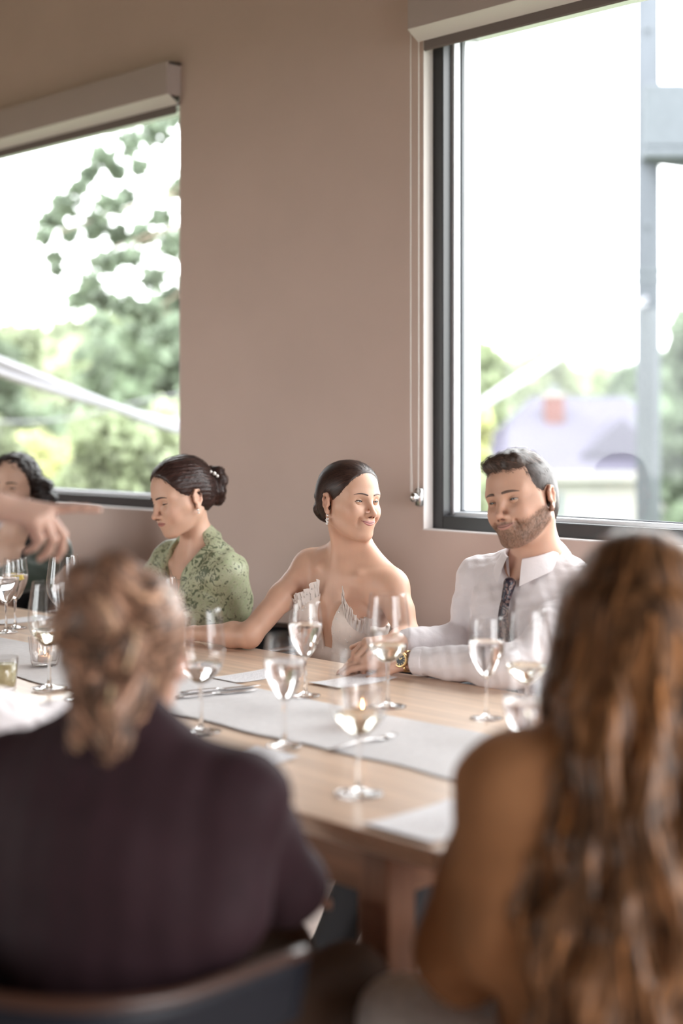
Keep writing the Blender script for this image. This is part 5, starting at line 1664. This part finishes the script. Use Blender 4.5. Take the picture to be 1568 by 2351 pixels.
# long wavy locks over the shoulders and down the back
locks = []
for i in range(30):
    a = R(-118 + 236 * i / 29)                        # 0 = back of the head
    for lay in range(2):
        r = .080 + .012 * lay
        pts = []
        for q in range(9):
            t = q / 8
            sw = .032 * math.sin(11 * t + i * 1.7 + lay)
            x = math.sin(a) * r * (1 + .85 * t) + sw * min(1, t * 1.6)
            y = -.02 - math.cos(a) * (r + .014) * (1 - .1 * t) - .050 * t + .010 * math.sin(6 * t + i) * t - ((.060 * math.sin(min(1, t * 2) * 1.57) + .075 * min(1, max(0, t - .15) * 2.2)) if abs(a) < 1.45 else .03 * t)
            z = .030 - .66 * t * (1 - .10 * (i % 3))
            pts.append((x, y, z))
        locks.append(pts)
for n_, pts in enumerate(locks):
    for q in range(8):
        r0 = .020 * (1 - .05 * q); r1 = .020 * (1 - .05 * (q + 1)) if q < 7 else .006
        cap_f.append(HF.cap(pts[q], pts[q + 1], r0, r1, .008))
def flow_f(Pt):
    L = HF.loc(Pt)
    d = np.stack([.22 * np.sin(L[:, 2] * 34 + np.round(L[:, 0] * 40) * 1.3), np.full(len(L), -.15), np.full(len(L), -1.0)], 1)
    top = (L[:, 2] > .06)[:, None]
    return np.where(top, np.stack([L[:, 0] * 8, np.full(len(L), -.5), np.full(len(L), -.6)], 1), d) @ HF.A
hair_mesh('hair', cap_f, .006, tan, flow_f, 4200, .12, .0046, HAIR_F, rs, 7, .45, .004, .12, tint=(1.2, 1.15, 1.05), clump=.8, cfreq=48)
hipF = np.array((-1.08, 1.66, .545))
solid('skirt', [cap(TF.p((0, 0, -.42)), hipF, .17, .165, .05), clip(lambda Pt: .456 - Pt[:, 2])], .009, m_suede, tan)
m_denim = mat('pale_denim', (0.72, 0.76, 0.80), .8, noise=(60, .1))
lower_body('trousers', hipF, (-1, -.03, 0), tan, m_denim, True, knee_len=.37, shin=-.10)
st = thing('stool', 'dark round backless stool under the long-haired guest', 'stool', (-1.07, 1.66, 0))
MB().lathe([(.001, .405), (.17, .405), (.195, .418), (.20, .432), (.19, .446), (.15, .452), (.001, .450)], 32).build('seat', m_shell, st, True)
for a in (45, 135, 225, 315):
    MB().tube([(.12 * math.cos(R(a)), .12 * math.sin(R(a)), .41), (.18 * math.cos(R(a)), .18 * math.sin(R(a)), 0)], [.013, .010], 10).build('leg', m_rod, st, True)
MB().tube([(.155 * math.cos(R(a)), .155 * math.sin(R(a)), .18) for a in range(0, 361, 15)], .007, 8).build('foot_ring', m_rod, st, True)

# ================================================================== guest in the white shirt pointing across the table
wht = person('guest in a white shirt stretching out a hand to point across the table', None)
TW = frame_cam(P(-400, 1520, 2.50), 178, 8, 0, 1.0)
HW = frame_cam(P(-390, 1325, 2.56), 170, 2, 0, 1.0)
hp = head_prims(HW, True, 0)
tp = torso_prims(TW, False)
Jr, Jl = shoulder(TW, 1, False), shoulder(TW, -1, False)
Er = P(112, 1684, 2.72); Er[2] = .812
Wr = Er + unit((-.75, .62, 0)) * .26; Wr[2] = .795
Wl = P(-12, 1162, 2.62); El = P(-268, 1345, 2.70)
hr = hand_frame(Wr, (-.8, .5, 0), UP, 1); 
hl = hand_frame(Wl, P(150, 1195, 2.62) - Wl, UP * .75 - FWD * .35 + RGT * .25, -1, 1.08)
bp = hp + neck_prims(HW, TW, .056) + tp + arm_prims(Jr, Er, Wr, False, .82) + arm_prims(Jl, El, Wl, False, .82) + hand_prims(hr) \
    + hand_prims(hl, ((-14, 6, 4), (48, 40, 20), (58, 45, 25), (66, 50, 25)), 3, ((.034, .040, -.030), (.040, .058, -.052), (.040, .068, -.074))) + [on_table(), on_seat()]
solid('body', bp, .0036, m_skin, wht, 2, paint_skin(HW, (0.58, 0.37, 0.29), .5))
sh = inflate(tp, .021) + inflate(arm_prims(Jr, Er, Er + (Wr - Er) * .86, False), .012) + inflate(arm_prims(Jl, El, El + (Wl - El) * .90, False), .014)
sh[-1]['rb'] = .038
sh += [fold(.006, 32, 11, (1, 1, .7)), fold(.003, 75, 12), on_table(), on_seat()]
solid('shirt', sh, .005, m_shirt, wht, 1)
collar(TW, .072, m_shirt, wht, .042, .045, .026, 20, .016)
rs = np.random.RandomState(12)
cap_w = [HW.ell((0, -.016, .040), (.080, .100, .086), .02), HW.ell((0, -.050, -.02), (.062, .050, .055), .04), hairline(HW, .014, .68, 0)]
hair_mesh('hair', cap_w, .005, wht, lambda Pt: np.tile(HW.d((0, -.5, -1)), (len(Pt), 1)), 1500, .03, .002, (.07, .045, .035), rs, 3, .4)
hipW = TW.p((0, 0, -.52)); hipW[2] = .545
lower_body('trousers', hipW, (0, 1, 0), wht, m_black_cloth)
solid('trousers', [cap(TW.p((0, 0, -.40)), hipW, .15, .155, .05), clip(lambda Pt: .456 - Pt[:, 2])], .009, m_black_cloth, wht)
chair(hipW[0], hipW[1] - .02, 0, 'dark wrapped-back chair under the guest in the white shirt')
